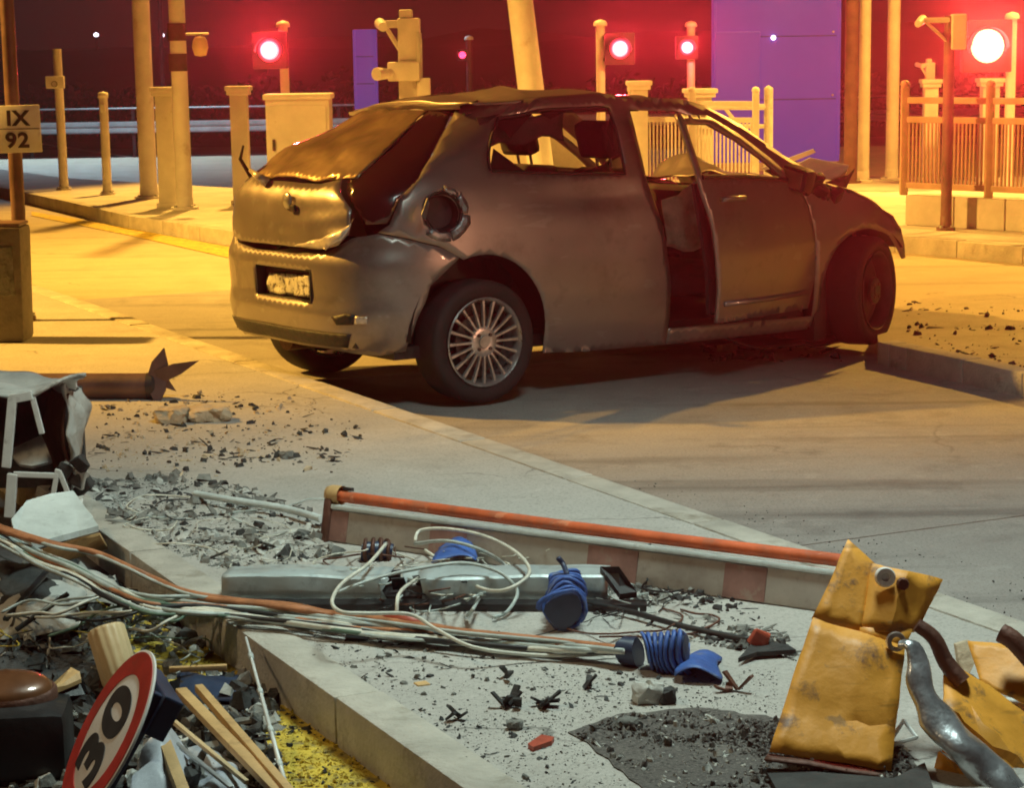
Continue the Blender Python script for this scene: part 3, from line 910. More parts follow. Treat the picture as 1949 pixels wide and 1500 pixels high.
def dent(p):
    """crash damage, the same for all panels so that they stay joined"""
    a = .0025
    a += .030 * smooth01((p.x - 2.1) / .8)
    d = crumple(p, a, 3.2)
    d += crumple(p, .010 * smooth01((p.z - 1.34) / .12), 5.0, 4)
    # wrinkles round the fuel filler and tail
    r = (p - Vector((-.24, -.8, .93))).length
    d += crumple(p, .010 * smooth01(1 - r / .30), 6.0, 2)
    # roof lifted in the middle, rear left corner pushed down
    k = smooth01((p.z - 1.2) / .25)
    d.z += k * .035 * math.exp(-((p.x - .78) / .34) ** 2)
    d.z -= k * .045 * smooth01((p.y - .1) / .5) * smooth01((.5 - p.x) / .5)
    # dent along the side
    d.y += .02 * math.exp(-((p.x - .75) / .35) ** 2 - ((p.z - .98) / .06) ** 2) * (1 if p.y < 0 else 0)
    return p + d
def pos(s, z, dented=True):
    x, y = plan_at(s)
    wt = smooth01((.95 - x) / 1.45)
    q = Vector((x + (soft(XR_TAB, z) + .70) * wt, y * soft(W_TAB, z, .03) / .84, z))
    if s < 0: q.y = -q.y
    return dent(q) if dented else q
def S(x, z):
    """arc parameter of the side point with that length and height"""
    if z > 1.06: x += .81 * max(0.0, .79 - soft(W_TAB, z, .03))     # tumblehome of the cabin
    lo, hi = .45, ARC[-1]
    for _ in range(40):
        m = (lo + hi) / 2
        if pos(m, z, False).x < x: lo = m
        else: hi = m
    return (lo, z)
def SL(*pts): return [S(x, z) for x, z in pts]
def Ry(y, z):
    lo, hi = 0.0, 1.4
    for _ in range(40):
        m = (lo + hi) / 2
        if abs(pos(m, z, False).y) < abs(y): lo = m
        else: hi = m
    return (lo if y < 0 else -lo, z)
def densify(loop, step):
    out = []
    for (a, b), (c_, d_) in zip(loop, loop[1:] + loop[:1]):
        n = max(1, int(math.hypot(c_ - a, d_ - b) / step))
        for i in range(n):
            t = i / n
            out.append((a + (c_ - a) * t, b + (d_ - b) * t))
    return out
def inside(p, loop):
    x, y = p; r = False
    j = len(loop) - 1
    for i in range(len(loop)):
        xi, yi = loop[i]; xj, yj = loop[j]
        if (yi > y) != (yj > y) and x < (xj - xi) * (y - yi) / (yj - yi) + xi: r = not r
        j = i
    return r
def panel(name, loop, holes=(), m='car_paint', res=.034, parent=None, th=.0035, fn=None, mirror=False, off=0.0):
    """body sheet cut to an outline given in (arc, height) and bent onto the body surface"""
    parent = parent or CAR
    if mirror:
        loop = [(-a, b) for a, b in loop]; holes = [[(-a, b) for a, b in h] for h in holes]
    loops = [densify(loop, res * .8)] + [densify(h, res * .8) for h in holes]
    pts, edges = [], []
    for lp in loops:
        n0 = len(pts)
        pts += [Vector(p) for p in lp]
        edges += [(n0 + i, n0 + (i + 1) % len(lp)) for i in range(len(lp))]
    xs = [p[0] for p in loops[0]]; zs = [p[1] for p in loops[0]]
    x = min(xs); row = 0
    while x < max(xs):
        z = min(zs) + (res * .5 if row % 2 else 0)
        while z < max(zs):
            if inside((x, z), loops[0]) and not any(inside((x, z), h) for h in loops[1:]):
                near = False
                for lp in loops:
                    for q in lp:
                        if abs(q[0] - x) < res * .45 and abs(q[1] - z) < res * .45: near = True; break
                    if near: break
                if not near: pts.append(Vector((x, z)))
            z += res
        x += res * .87; row += 1
    vo, eo, fo, *_ = delaunay_2d_cdt(pts, edges, [], 0, 1e-5)
    faces = []
    for f in fo:
        c = sum((vo[i] for i in f), Vector((0, 0))) / len(f)
        if inside(c, loops[0]) and not any(inside(c, h) for h in loops[1:]): faces.append(tuple(f))
    mb = MB()
    f3 = fn or (lambda a, b: pos(a, b))
    vs = [f3(v.x, v.y) for v in vo]
    mb.add(vs, faces)
    o = mb.build(name, M_[m], parent, smooth=True, recalc=True, local=True)
    # outside faces outwards
    me = o.data
    c = sum((v.co for v in me.vertices), Vector()) / len(me.vertices)
    acc = sum((p.normal.dot(p.center - Vector((1.1, 0, .6))) * p.area for p in me.polygons))
    if acc < 0: me.flip_normals()
    md = o.modifiers.new('thickness', 'SOLIDIFY')
    md.thickness = th; md.offset = -1 + off
    return o
def ell(cx, cz, rx, rz, a0, a1, n=14):
    return [(cx + rx * math.cos(math.radians(a0 + (a1 - a0) * i / n)), cz + rz * math.sin(math.radians(a0 + (a1 - a0) * i / n))) for i in range(n + 1)]

rear_win = SL((.075, 1.135), (.085, 1.30), (.13, 1.385), (.35, 1.405), (.80, 1.395), (.85, 1.30), (.91, 1.09), (.5, 1.11))
filler = SL(*ell(-.212, .945, .088, .088, 0, 345, 22))
body_loop = (ell(0, .33, .38, .405, 108, 0, 16) + [(.385, .215), (.6, .2), (1.19, .19), (1.18, .5), (1.13, .8), (1.05, 1.07), (.985, 1.28), (.94, 1.40),
             (1.25, 1.395), (1.5, 1.31), (1.8, 1.165), (2.02, 1.03), (2.2, 1.0), (2.22, 1.045), (2.0, 1.15), (1.7, 1.315), (1.45, 1.42), (1.25, 1.462), (.8, 1.465), (.4, 1.465), (.08, 1.46), (-.03, 1.44),
             (-.10, 1.36), (-.22, 1.22), (-.31, 1.11), (-.42, 1.0), (-.47, .90), (-.52, .862), (-.40, .835), (-.25, .79)])
for mir in (False, True):
    o = panel('side_body', SL(*body_loop), [rear_win] + ([] if mir else [filler]), mirror=mir)
# rubber seals and glass remnants in the rear side windows
for mir in (False, True):
    dn = densify(rear_win, .03)
    pts = [pos(-a_ if mir else a_, b_2) + Vector((0, .004 if mir else -.004, 0)) for a_, b_2 in dn + dn[:1]]
    MB().tube(pts, .008, 6, caps=False).build('window_seal', M_['car_black'], CAR, smooth=True, local=True)
for k, (x1, z1, x2, z2, x3, z3) in enumerate(((.08, 1.14, .30, 1.12, .10, 1.24), (.12, 1.37, .34, 1.40, .20, 1.29), (.62, 1.10, .86, 1.09, .80, 1.15), (.36, 1.40, .58, 1.40, .44, 1.36), (.83, 1.38, .85, 1.20, .80, 1.30))):
    v = [pos(*S(x, z)) + Vector((0, .012, 0)) for x, z in ((x1, z1), (x2, z2), (x3, z3))]
    MB().plate(v, (0, -1, 0), .003).build('glass_shard', M_['dark_glass'], CAR, local=True)
# sill under the door
for mir in (False, True):
    panel('sill', SL((1.19, .19), (2.2, .19), (2.24, .265), (1.19, .275)), mirror=mir, m='car_paint')

# rear bumper with plate recess
top = [(-.14, .733), (-.25, .785), (-.40, .83), (-.52, .856), (-.60, .835)]
low = [(-.30, .60), (-.352, .47), (-.385, .36), (-.40, .285), (-.50, .262), (-.58, .27)]
right = SL(*top)
rear_top = [Ry(-.45, .765), Ry(-.2, .742)]
rl = SL((-.147, .72), *low)
loop = [(-a, b) for a, b in right] + [(-a, b) for a, b in rear_top] + rear_top[::-1] + right[::-1]
loop += rl + [Ry(-.4, .285), Ry(.4, .285)] + [(-a, b) for a, b in rl][::-1]
pr = [Ry(-.335, .515), Ry(-.335, .665), Ry(.20, .665), Ry(.20, .515)]
BUMP = panel('rear_bumper', loop, [pr], res=.03, th=.004)
mb = MB()
a, b = -.335, .20
mb.box((-.632, (a + b) / 2, .59), (.01, b - a + .02, .17))
mb.box((-.66, (a + b) / 2, .668), (.07, b - a + .02, .008)); mb.box((-.66, (a + b) / 2, .512), (.07, b - a + .02, .008))
mb.box((-.66, a - .006, .59), (.07, .008, .15)); mb.box((-.66, b + .006, .59), (.07, .008, .15))
mb.build('plate_recess', M_['car_black'], BUMP, local=True)
# crumpled licence plate
mb = MB(); nx, nz = 26, 8
for j in range(nz):
    for i in range(nx):
        y = -.31 + .46 * i / (nx - 1); z = .533 + .105 * j / (nz - 1)
        k = smooth01((-.05 - y) / .25)
        mb.v.append((-.655 - k * .022 + .014 * noise.noise(Vector((y * 14, z * 18, 1))), y, z - .012 * (1 - k) * (i / nx)))
mb.f += [(j * nx + i, j * nx + i + 1, (j + 1) * nx + i + 1, (j + 1) * nx + i) for j in range(nz - 1) for i in range(nx - 1)]
PL = mb.build('licence_plate', M_['plate_white'], CAR, smooth=True, local=True)
PL.modifiers.new('thickness', 'SOLIDIFY').thickness = .003
# lower black valance, reflectors and slot
panel('valance', [Ry(-.60, .37), Ry(.60, .37), Ry(.55, .30), Ry(-.55, .30)], m='car_black', fn=lambda a, b: pos(a, b) + Vector((-.008, 0, 0)))
panel('fog_slot', SL((-.675, .455), (-.64, .475), (-.62, .47), (-.62, .42), (-.66, .415)), m='car_black', fn=lambda a, b: pos(a, b) + (pos(a, b, False) - Vector((.3, 0, b))).normalized() * .006, res=.02)
panel('reflector', SL((-.615, .462), (-.575, .462), (-.575, .425), (-.615, .425)), m='lens_and_highlight', fn=lambda a, b: pos(a, b) + (pos(a, b, False) - Vector((.3, 0, b))).normalized() * .012, res=.015)

# tailgate: lower panel, glass, badge
hr = SL((-.55, 1.115), (-.585, .97), (-.60, .86), (-.625, .80))
loop = [(-a, b) for a, b in hr[::-1]] + [Ry(.3, 1.085), Ry(-.3, 1.085)] + hr + [Ry(-.4, .775), Ry(.4, .775)]
def gate_fn(a, b):
    q = pos(a, b)
    k = math.exp(-((a - S(-.62, .86)[0]) / .16) ** 2) * math.exp(-((b - .83) / .05) ** 2)
    n = (pos(a, b, False) - Vector((.3, 0, b))).normalized()
    kk = smooth01((a + .1) / .6) * smooth01(1 - abs(b - .86 - .12 * a) / .05)
    return q + n * (.012 + .030 * k + .010 * kk) + crumple(q, .004, 4.5, 8) + crumple(q, .003, 12, 8)
GATE = panel('tailgate', loop, res=.03, fn=gate_fn)
gr = SL((-.52, 1.115), (-.44, 1.18), (-.32, 1.27), (-.18, 1.39), (-.13, 1.425))
loop = [(-a, b) for a, b in gr] + gr[::-1] + [Ry(-.3, 1.10), Ry(.3, 1.10)]
def glass_fn(a, b):
    q = pos(a, b)
    return q + Vector((-.012, 0, .006)) + crumple(q, .014, 4.0, 3) + crumple(q, .008, 11.0, 5)
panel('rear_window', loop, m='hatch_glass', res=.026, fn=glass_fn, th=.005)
# spoiler lip at the roof end
mb = MB(); n = 24
for i in range(n):
    y = -.53 + 1.06 * i / (n - 1)
    q = dent(Vector((.07 + .07 * (y / .56) ** 2, y, 1.445)))
    for dx, dz in ((-.045, -.016), (-.052, .002), (.06, .026), (.08, .0)):
        mb.v.append((q.x + dx, q.y, q.z + dz))
mb.f += [(i * 4 + k, i * 4 + (k + 1) % 4, i * 4 + 4 + (k + 1) % 4, i * 4 + 4 + k) for i in range(n - 1) for k in range(4)]
mb.build('spoiler', M_['car_paint'], CAR, smooth=True, angle=50, local=True)
# badge and broken wiper stump on the tailgate
c = gate_fn(*Ry(-.10, 1.0))
MB().lathe([(0, .014), (.03, .012), (.042, .004), (.042, 0)], 18, Matrix.Rotation(-math.pi / 2, 3, 'Y'), c + Vector((-.012, 0, 0))).build('badge', M_['alloy'], GATE, smooth=True, local=True)
c = gate_fn(*Ry(-.16, .965))
MB().box(c + Vector((-.012, 0, 0)), (.02, .05, .035), None, .008).build('lock', M_['car_black'], GATE, local=True)
c = gate_fn(*Ry(.18, 1.075))
MB().tube([c + Vector((-.01, 0, 0)), c + Vector((-.05, .02, .03)), c + Vector((-.04, .12, .06))], [.028, .02, .01], 10).build('wiper_stump', M_['lens_and_highlight'], GATE, smooth=True, local=True)
c = pos(*Ry(.60, 1.09))
MB().tube([c, c + Vector((-.03, .05, .09)), c + Vector((-.02, .03, .16))], [.012, .01, .006], 8).build('trim_strip', M_['car_black'], GATE, local=True)
# tail lamps, tall on the pillar
tl = SL((-.165, 1.425), (-.06, 1.415), (-.12, 1.345), (-.235, 1.205), (-.325, 1.095), (-.43, .99), (-.48, .905), (-.555, .90), (-.575, .97), (-.54, 1.115), (-.46, 1.18), (-.35, 1.27))
for mir in (False, True):
    panel('tail_lamp', tl, m='tail_lens', mirror=mir, res=.028, th=.005)
# buckled lip below the right lamp, its pale colour painting the crease highlight
lp = SL((-.60, .885), (-.555, .882), (-.555, .845), (-.60, .81))
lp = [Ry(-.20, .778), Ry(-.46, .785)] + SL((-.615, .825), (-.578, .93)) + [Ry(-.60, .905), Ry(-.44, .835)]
panel('highlight_lip', lp, m='lens_and_highlight', res=.02, th=.012, fn=lambda a, b: gate_fn(a, b) + (pos(a, b, False) - Vector((.3, 0, b))).normalized() * .022 + crumple(pos(a, b), .01, 12))
# fuel filler recess with torn surround
c0 = pos(*S(-.212, .945))
nrm = Vector((-.18, -.98, .10)).normalized()
Mf = nrm.to_track_quat('Z', 'Y').to_matrix()
mb = MB().lathe([(.105, .004), (.098, .010), (.088, .002), (.084, -.03), (.075, -.07), (0, -.08)], 26, Mf, c0)
FILL = mb.build('fuel_filler', M_['car_black'], CAR, smooth=True, angle=60, local=True)
# bent surround (pieces of scraped sheet)
rf = random.Random(4)
for a0, a1, r1, r2, h1 in ((-72, -8, .125, .150, .012), (-4, 42, .118, .138, .014), (-136, -76, .122, .150, .012), (46, 84, .112, .128, .008)):
    mb = MB(); vs = []
    for rr, hh in ((.094, .008), ((.094 + r1) / 2, h1 * .8), (r1, h1), (r2, -.004)):
        for t in range(5):
            an = math.radians(a0 + (a1 - a0) * t / 4)
            q = c0 + Mf @ Vector((rr * math.cos(an) * rf.uniform(.95, 1.05), rr * math.sin(an) * rf.uniform(.95, 1.05), hh + rf.uniform(-.003, .003)))
            vs.append(q)
    mb.add(vs, [(i * 5 + j, i * 5 + j + 1, i * 5 + j + 6, i * 5 + j + 5) for i in range(3) for j in range(4)])
    o = mb.build('torn_surround', M_['car_paint_scraped'], FILL, smooth=True, angle=25, local=True)
    o.modifiers.new('thickness', 'SOLIDIFY').thickness = .004
fl = c0 + Vector((-.10, -.03, .05))
mb = MB().plate([fl, fl + Vector((-.05, -.06, .03)), fl + Vector((-.08, -.05, -.05)), fl + Vector((-.03, -.01, -.08))], (0, -1, 0), .004)
mb.build('filler_flap', M_['car_paint_scraped'], FILL, local=True)

# roof skin, buckled
mb = MB(); nx, ny = 44, 30
for i in range(nx):
    for j in range(ny):
        t = -1 + 2 * j / (ny - 1)
        wd = .592 - .02 * abs(i / (nx - 1) - .5)
        x0 = .08 + .07 * t * t; x1 = 1.44 - .10 * t * t
        x = x0 + (x1 - x0) * i / (nx - 1)
        u = i / (nx - 1)
        z = 1.458 + .030 * (1 - t * t) * math.sin(math.pi * (.12 + .76 * u))
        q = dent(Vector((x, t * wd, z)))
        q += crumple(q, .016 * (1 - abs(t) ** 6) * smooth01((u - .02) / .25), 3.6, 6)
        rid = .016 * math.exp(-((x - .72 - .25 * t) / .05) ** 2) - .022 * math.exp(-((x - .50 - .2 * t) / .08) ** 2)
        q.z += rid * (1 - t ** 8)
        mb.v.append(tuple(q))
mb.f += [(i * ny + j, i * ny + j + 1, (i + 1) * ny + j + 1, (i + 1) * ny + j) for i in range(nx - 1) for j in range(ny - 1)]
ROOF = mb.build('roof', M_['car_paint'], CAR, smooth=True, local=True)
md = ROOF.modifiers.new('thickness', 'SOLIDIFY'); md.thickness = .012
# head lining under the roof
mb = MB()
mb.add([(.1, -.54, 1.40), (1.2, -.54, 1.40), (1.2, .54, 1.40), (.1, .54, 1.40)], [(0, 1, 2, 3)])
o = mb.build('head_lining', M_['car_interior'], CAR, local=True)
o.modifiers.new('thickness', 'SOLIDIFY').thickness = .012

# front wings and crushed bonnet
wing = ([(2.215, .20), (2.245, .20)] + ell(2.60, .37, .345, .355, 186, 26, 16) + [(2.935, .53), (2.935, .60), (2.91, .68), (2.85, .77), (2.71, .86), (2.5, .955), (2.25, 1.0), (2.06, 1.0), (2.14, .86), (2.19, .7), (2.205, .4)])
for mir in (False, True):
    panel('front_wing', SL(*wing), mirror=mir, fn=lambda a, b: pos(a, b) + crumple(pos(a, b, False), .02 * smooth01((pos(a, b, False).x - 2.45) / .4), 7, 9))
mb = MB(); nx, ny = 26, 34
for i in range(nx):
    for j in range(ny):
        t = -1 + 2 * j / (ny - 1); u = i / (nx - 1)
        x = 2.12 + .80 * u - .10 * t * t * u
        z = 1.03 - .24 * u ** 1.6 - .035 * t * t
        q = Vector((x, t * (.76 - .06 * u), z))
        z_f = .16 * math.exp(-((u - .30 - .12 * t) / .13) ** 2) * smooth01((t + .15) / .8)
        q.z += z_f
        q += crumple(q, .05, 4.2, 12)
        mb.v.append(tuple(q))
mb.f += [(i * ny + j, i * ny + j + 1, (i + 1) * ny + j + 1, (i + 1) * ny + j) for i in range(nx - 1) for j in range(ny - 1)]
BON = mb.build('bonnet', M_['car_paint'], CAR, smooth=True, angle=28, local=True)
BON.modifiers.new('thickness', 'SOLIDIFY').thickness = .008
# torn bonnet flaps standing up
def flap(name, pts, m, parent=CAR, th=.006):
    v = [Vector(p) for p in pts]
    nr = (v[1] - v[0]).cross(v[2] - v[0])
    return MB().plate(v, nr, th).build(name, M_[m], parent, local=True)
flap('torn_flap', [(2.52, -.20, 1.02), (2.72, -.22, 1.10), (3.05, -.20, 1.045), (3.0, -.20, .955), (2.80, -.22, .975), (2.62, -.18, .98)], 'cream_metal', BON)
flap('torn_flap', [(2.50, -.05, 1.045), (2.84, -.12, 1.145), (2.86, -.12, 1.125), (2.55, -.05, 1.02)], 'cream_metal', BON)
flap('torn_flap', [(2.80, -.26, .955), (2.98, -.26, .99), (3.06, -.24, 1.03), (2.98, -.24, .90), (2.84, -.26, .89)], 'car_black', BON)
flap('torn_flap', [(2.30, -.30, 1.04), (2.50, -.34, 1.09), (2.62, -.30, 1.02), (2.45, -.30, .97)], 'car_black', BON)
# crushed front: radiator, engine, cross beam
mb = MB().box((2.62, 0, .55), (.5, .95, .5), None, .05)
mb.box((2.5, .25, .83), (.3, .35, .12), None, .03); mb.box((2.6, -.25, .80), (.22, .3, .12), None, .03)
mb.build('engine', M_['dark_metal'], CAR, smooth=True, angle=40, local=True)
mb = MB(); nx, nz = 20, 10
for j in range(nz):
    for i in range(nx):
        y = -.62 + 1.24 * i / (nx - 1); z = .28 + .48 * j / (nz - 1)
        q = Vector((2.84, y, z)); mb.v.append(tuple(q + crumple(q, .09, 4, 21)))
mb.f += [(j * nx + i, j * nx + i + 1, (j + 1) * nx + i + 1, (j + 1) * nx + i) for j in range(nz - 1) for i in range(nx - 1)]
mb.build('front_panel', M_['car_paint_scraped'], CAR, smooth=True, angle=30, local=True)
# undertray and subframe hanging under the crushed front
mb = MB(); nx, ny = 24, 16
for i in range(nx):
    for j in range(ny):
        u, v = i / (nx - 1), j / (ny - 1)
        q = Vector((1.25 + 1.6 * u, -.66 + 1.3 * v, .20 - .11 * smooth01((u - .1) / .5) + .02 * math.sin(v * 9)))
        mb.v.append(tuple(q + crumple(q, .05, 5, 14)))
mb.f += [(i * ny + j, i * ny + j + 1, (i + 1) * ny + j + 1, (i + 1) * ny + j) for i in range(nx - 1) for j in range(ny - 1)]
o = mb.build('undertray', M_['car_black'], CAR, smooth=True, angle=30, local=True)
o.modifiers.new('thickness', 'SOLIDIFY').thickness = .012
mb = MB().box((2.55, 0, .22), (.7, 1.15, .22), None, .05)
mb.build('subframe', M_['car_black'], CAR, smooth=True, angle=40, local=True)
for sx in (-1, 1):
    MB().box((2.27, sx * .62, .33), (.10, .36, .42), None, .03).build('wheelhouse', M_['car_black'], CAR, smooth=True, angle=40, local=True)
# dark crushed corner below the windscreen pillar, with the stump of the mirror
mb = MB()
for k in range(7):
    q = Vector((2.07 + .05 * k, -.80 - .03 * math.sin(k), 1.02 - .02 * k))
    mb.box(q + crumple(q, .05, 9, k), (.12, .05, .12 - .008 * k), Matrix.Rotation(k * .7, 3, 'Y') @ Matrix.Rotation(k * .4, 3, 'Z'), .015)
mb.build('crushed_corner', M_['car_black'], CAR, smooth=True, angle=40, local=True)
mb = MB().box((2.00, -.90, 1.03), (.11, .17, .13), Matrix.Rotation(.3, 3, 'Z') @ Matrix.Rotation(.25, 3, 'X'), .035)
MIR = mb.build('wing_mirror', M_['car_black'], CAR, smooth=True, angle=50, local=True)
MB().box((1.945, -.905, 1.03), (.006, .13, .09), Matrix.Rotation(.3, 3, 'Z') @ Matrix.Rotation(.25, 3, 'X'), .003).build('mirror_glass', M_['hatch_glass'], MIR, local=True)

# doors. A door is cut on the closed body, then swung on its front edge
door_lp = SL((1.2, .325), (2.15, .315), (2.19, .5), (2.175, .72), (2.12, .88), (2.03, 1.005), (1.80, 1.14), (1.5, 1.285), (1.25, 1.375), (.965, 1.382), (1.005, 1.26), (1.065, 1.07), (1.14, .8), (1.19, .5))
win_lp = SL((1.105, 1.085), (1.90, 1.03), (1.76, 1.115), (1.48, 1.25), (1.24, 1.335), (1.03, 1.34), (1.055, 1.25))
def make_door(ang, mirror):
    hinge = Vector((2.19, -.80, 0))
    R = Matrix.Rotation(ang, 3, 'Z')
    def fn(a, b):
        q = pos(abs(a), b)
        q.y -= .004
        q = hinge + R @ (q - hinge)
        if mirror: q.y = -q.y
        return q
    D = panel('door', door_lp, [win_lp], fn=fn, mirror=False, th=.018)
    def P(x, z, o=0.0):
        q = pos(*S(x, z)); q.y -= o
        q = hinge + R @ (q - hinge)
        if mirror: q.y = -q.y
        return q
    MB().tube([P(1.10, 1.075, .006), P(1.5, 1.06, .006), P(1.92, 1.025, .006)], .014, 8).build('belt_trim', M_['car_black'], D, local=True)
    MB().tube([P(1.22, .955, .02), P(1.26, .962, .045), P(1.40, .958, .045), P(1.44, .95, .02)], .014, 8).build('handle', M_['car_paint'], D, smooth=True, local=True)
    MB().tube([P(1.25, .42, .006), P(1.7, .41, .006), P(2.1, .41, .006)], .016, 6).build('side_moulding', M_['car_paint'], D, smooth=True, local=True)
    # inner trim card
    vs = [P(1.24, .36, -.07), P(2.10, .36, -.07), P(2.08, .9, -.07), P(1.9, 1.0, -.06), P(1.12, 1.04, -.06), P(1.19, .6, -.07)]
    MB().plate(vs, vs[0] - P(1.24, .36, 0), .02).build('trim_card', M_['car_interior'], D, local=True)
    return D
make_door(math.radians(17.5), False)
make_door(0.0, True)
# loose pale lining hanging in the open door gap
mb = MB(); nx, nz = 8, 14
for j in range(nz):
    for i in range(nx):
        u = i / (nx - 1); v = j / (nz - 1)
        q = Vector((1.20 + .28 * u - .02 * v, -.76 - .03 * u, .66 + (.40 - .12 * (1 - u)) * v + .08 * abs(u - .5) * (1 - v)))
        mb.v.append(tuple(q + crumple(q, .035, 9, 4)))
mb.f += [(j * nx + i, j * nx + i + 1, (j + 1) * nx + i + 1, (j + 1) * nx + i) for j in range(nz - 1) for i in range(nx - 1)]
o = mb.build('hanging_lining', M_['trim_beige'], CAR, smooth=True, local=True)
o.modifiers.new('thickness', 'SOLIDIFY').thickness = .006

# interior: floor, bulkhead, dashboard, seats, steering wheel
mb = MB().box((1.0, 0, .27), (2.9, 1.42, .06)); mb.box((2.32, 0, .62), (.05, 1.36, .66)); mb.box((-.30, 0, .50), (.6, 1.2, .40))
mb.build('floor_pan', M_['car_black'], CAR, local=True)
mb = MB().box((2.05, 0, .84), (.42, 1.36, .24), None, .08)
mb.build('dashboard', M_['car_interior'], CAR, smooth=True, angle=50, local=True)
def seat(y, w_, x=1.18, name='seat', hr=True, tilt=.25):
    R = Matrix.Rotation(-tilt, 3, 'Y')
    st = MB().box((x + .28, y, .50), (.52, w_, .18), None, .06).build(name, M_['seat_fabric'], CAR, smooth=True, angle=60, local=True)
    MB().box(Vector((x - .03, y, .82)), (.14, w_, .58), R, .055).build('backrest', M_['seat_fabric'], st, smooth=True, angle=60, local=True)
    if hr:
        c = Vector((x - .135, y, 1.255))
        MB().box(c, (.10, .27, .20), R, .04).build('headrest', M_['seat_fabric'], st, smooth=True, angle=60, local=True)
        for k in (-1, 1):
            MB().tube([c + Vector((.035, k * .06, -.08)), c + Vector((.06, k * .06, -.2))], .008, 6).build('headrest_rod', M_['alloy'], st, local=True)
    return st
seat(-.36, .50, 1.20); seat(.36, .50, 1.20)
seat(0, 1.22, .28, 'rear_bench', False, .35)
mb = MB()
MB().tube([(Vector((1.74, .36, .98)) + Matrix.Rotation(.45, 3, 'Y') @ Vector((0, .18 * math.cos(t), .18 * math.sin(t)))) for t in [2 * math.pi * k / 24 for k in range(25)]], .016, 8).build('steering_wheel', M_['car_black'], CAR, smooth=True, local=True)
# parcel shelf / curtain remains behind the rear window
mb = MB(); nx, nz = 12, 8
for j in range(nz):
    for i in range(nx):
        u = i / (nx - 1); v = j / (nz - 1)
        q = Vector((.12 + .55 * u, -.60, 1.25 + .13 * v + .04 * u)); mb.v.append(tuple(q + crumple(q, .05, 6, 3)))
mb.f += [(j * nx + i, j * nx + i + 1, (j + 1) * nx + i + 1, (j + 1) * nx + i) for j in range(nz - 1) for i in range(nx - 1)]
o = mb.build('torn_lining', M_['car_interior'], CAR, smooth=True, local=True)
o.modifiers.new('thickness', 'SOLIDIFY').thickness = .005

# wheel arch liners
for sx, xx, zz in ((-1, 0, .33), (1, 0, .33), (-1, 2.62, .36), (1, 2.62, .36)):
    mb = MB(); n = 18
    for k in range(n + 1):
        an = math.pi * k / n if xx < 1 else math.radians(40) + math.radians(140) * k / n
        for yy in (.80, .50):
            mb.v.append((xx + (.41 if xx < 1 else .365) * math.cos(an), sx * yy, zz + (.428 if xx < 1 else .38) * math.sin(an)))
        mb.v.append((xx, sx * .50, zz))
    mb.f += [(k * 3, k * 3 + 3, k * 3 + 4, k * 3 + 1) for k in range(n)] + [(k * 3 + 1, k * 3 + 4, k * 3 + 5, k * 3 + 2) for k in range(n)]
    mb.build('arch_liner', M_['car_black'], CAR, smooth=True, angle=40, local=True)
# axle, exhaust, fuel tank
mb = MB().tube([(0, -.68, .28), (0, .68, .28)], .05, 10); mb.box((.25, 0, .30), (.5, .5, .14), None, .04)
mb.build('rear_axle', M_['dark_metal'], CAR, smooth=True, angle=40, local=True)
mb = MB().tube([(-.45, .35, .27), (-.1, .35, .27)], .08, 12); mb.tube([(-.1, .35, .27), (.4, .1, .25), (1.8, .05, .24)], .025, 8)
mb.build('exhaust', M_['rust_brown'], CAR, smooth=True, angle=40, local=True)

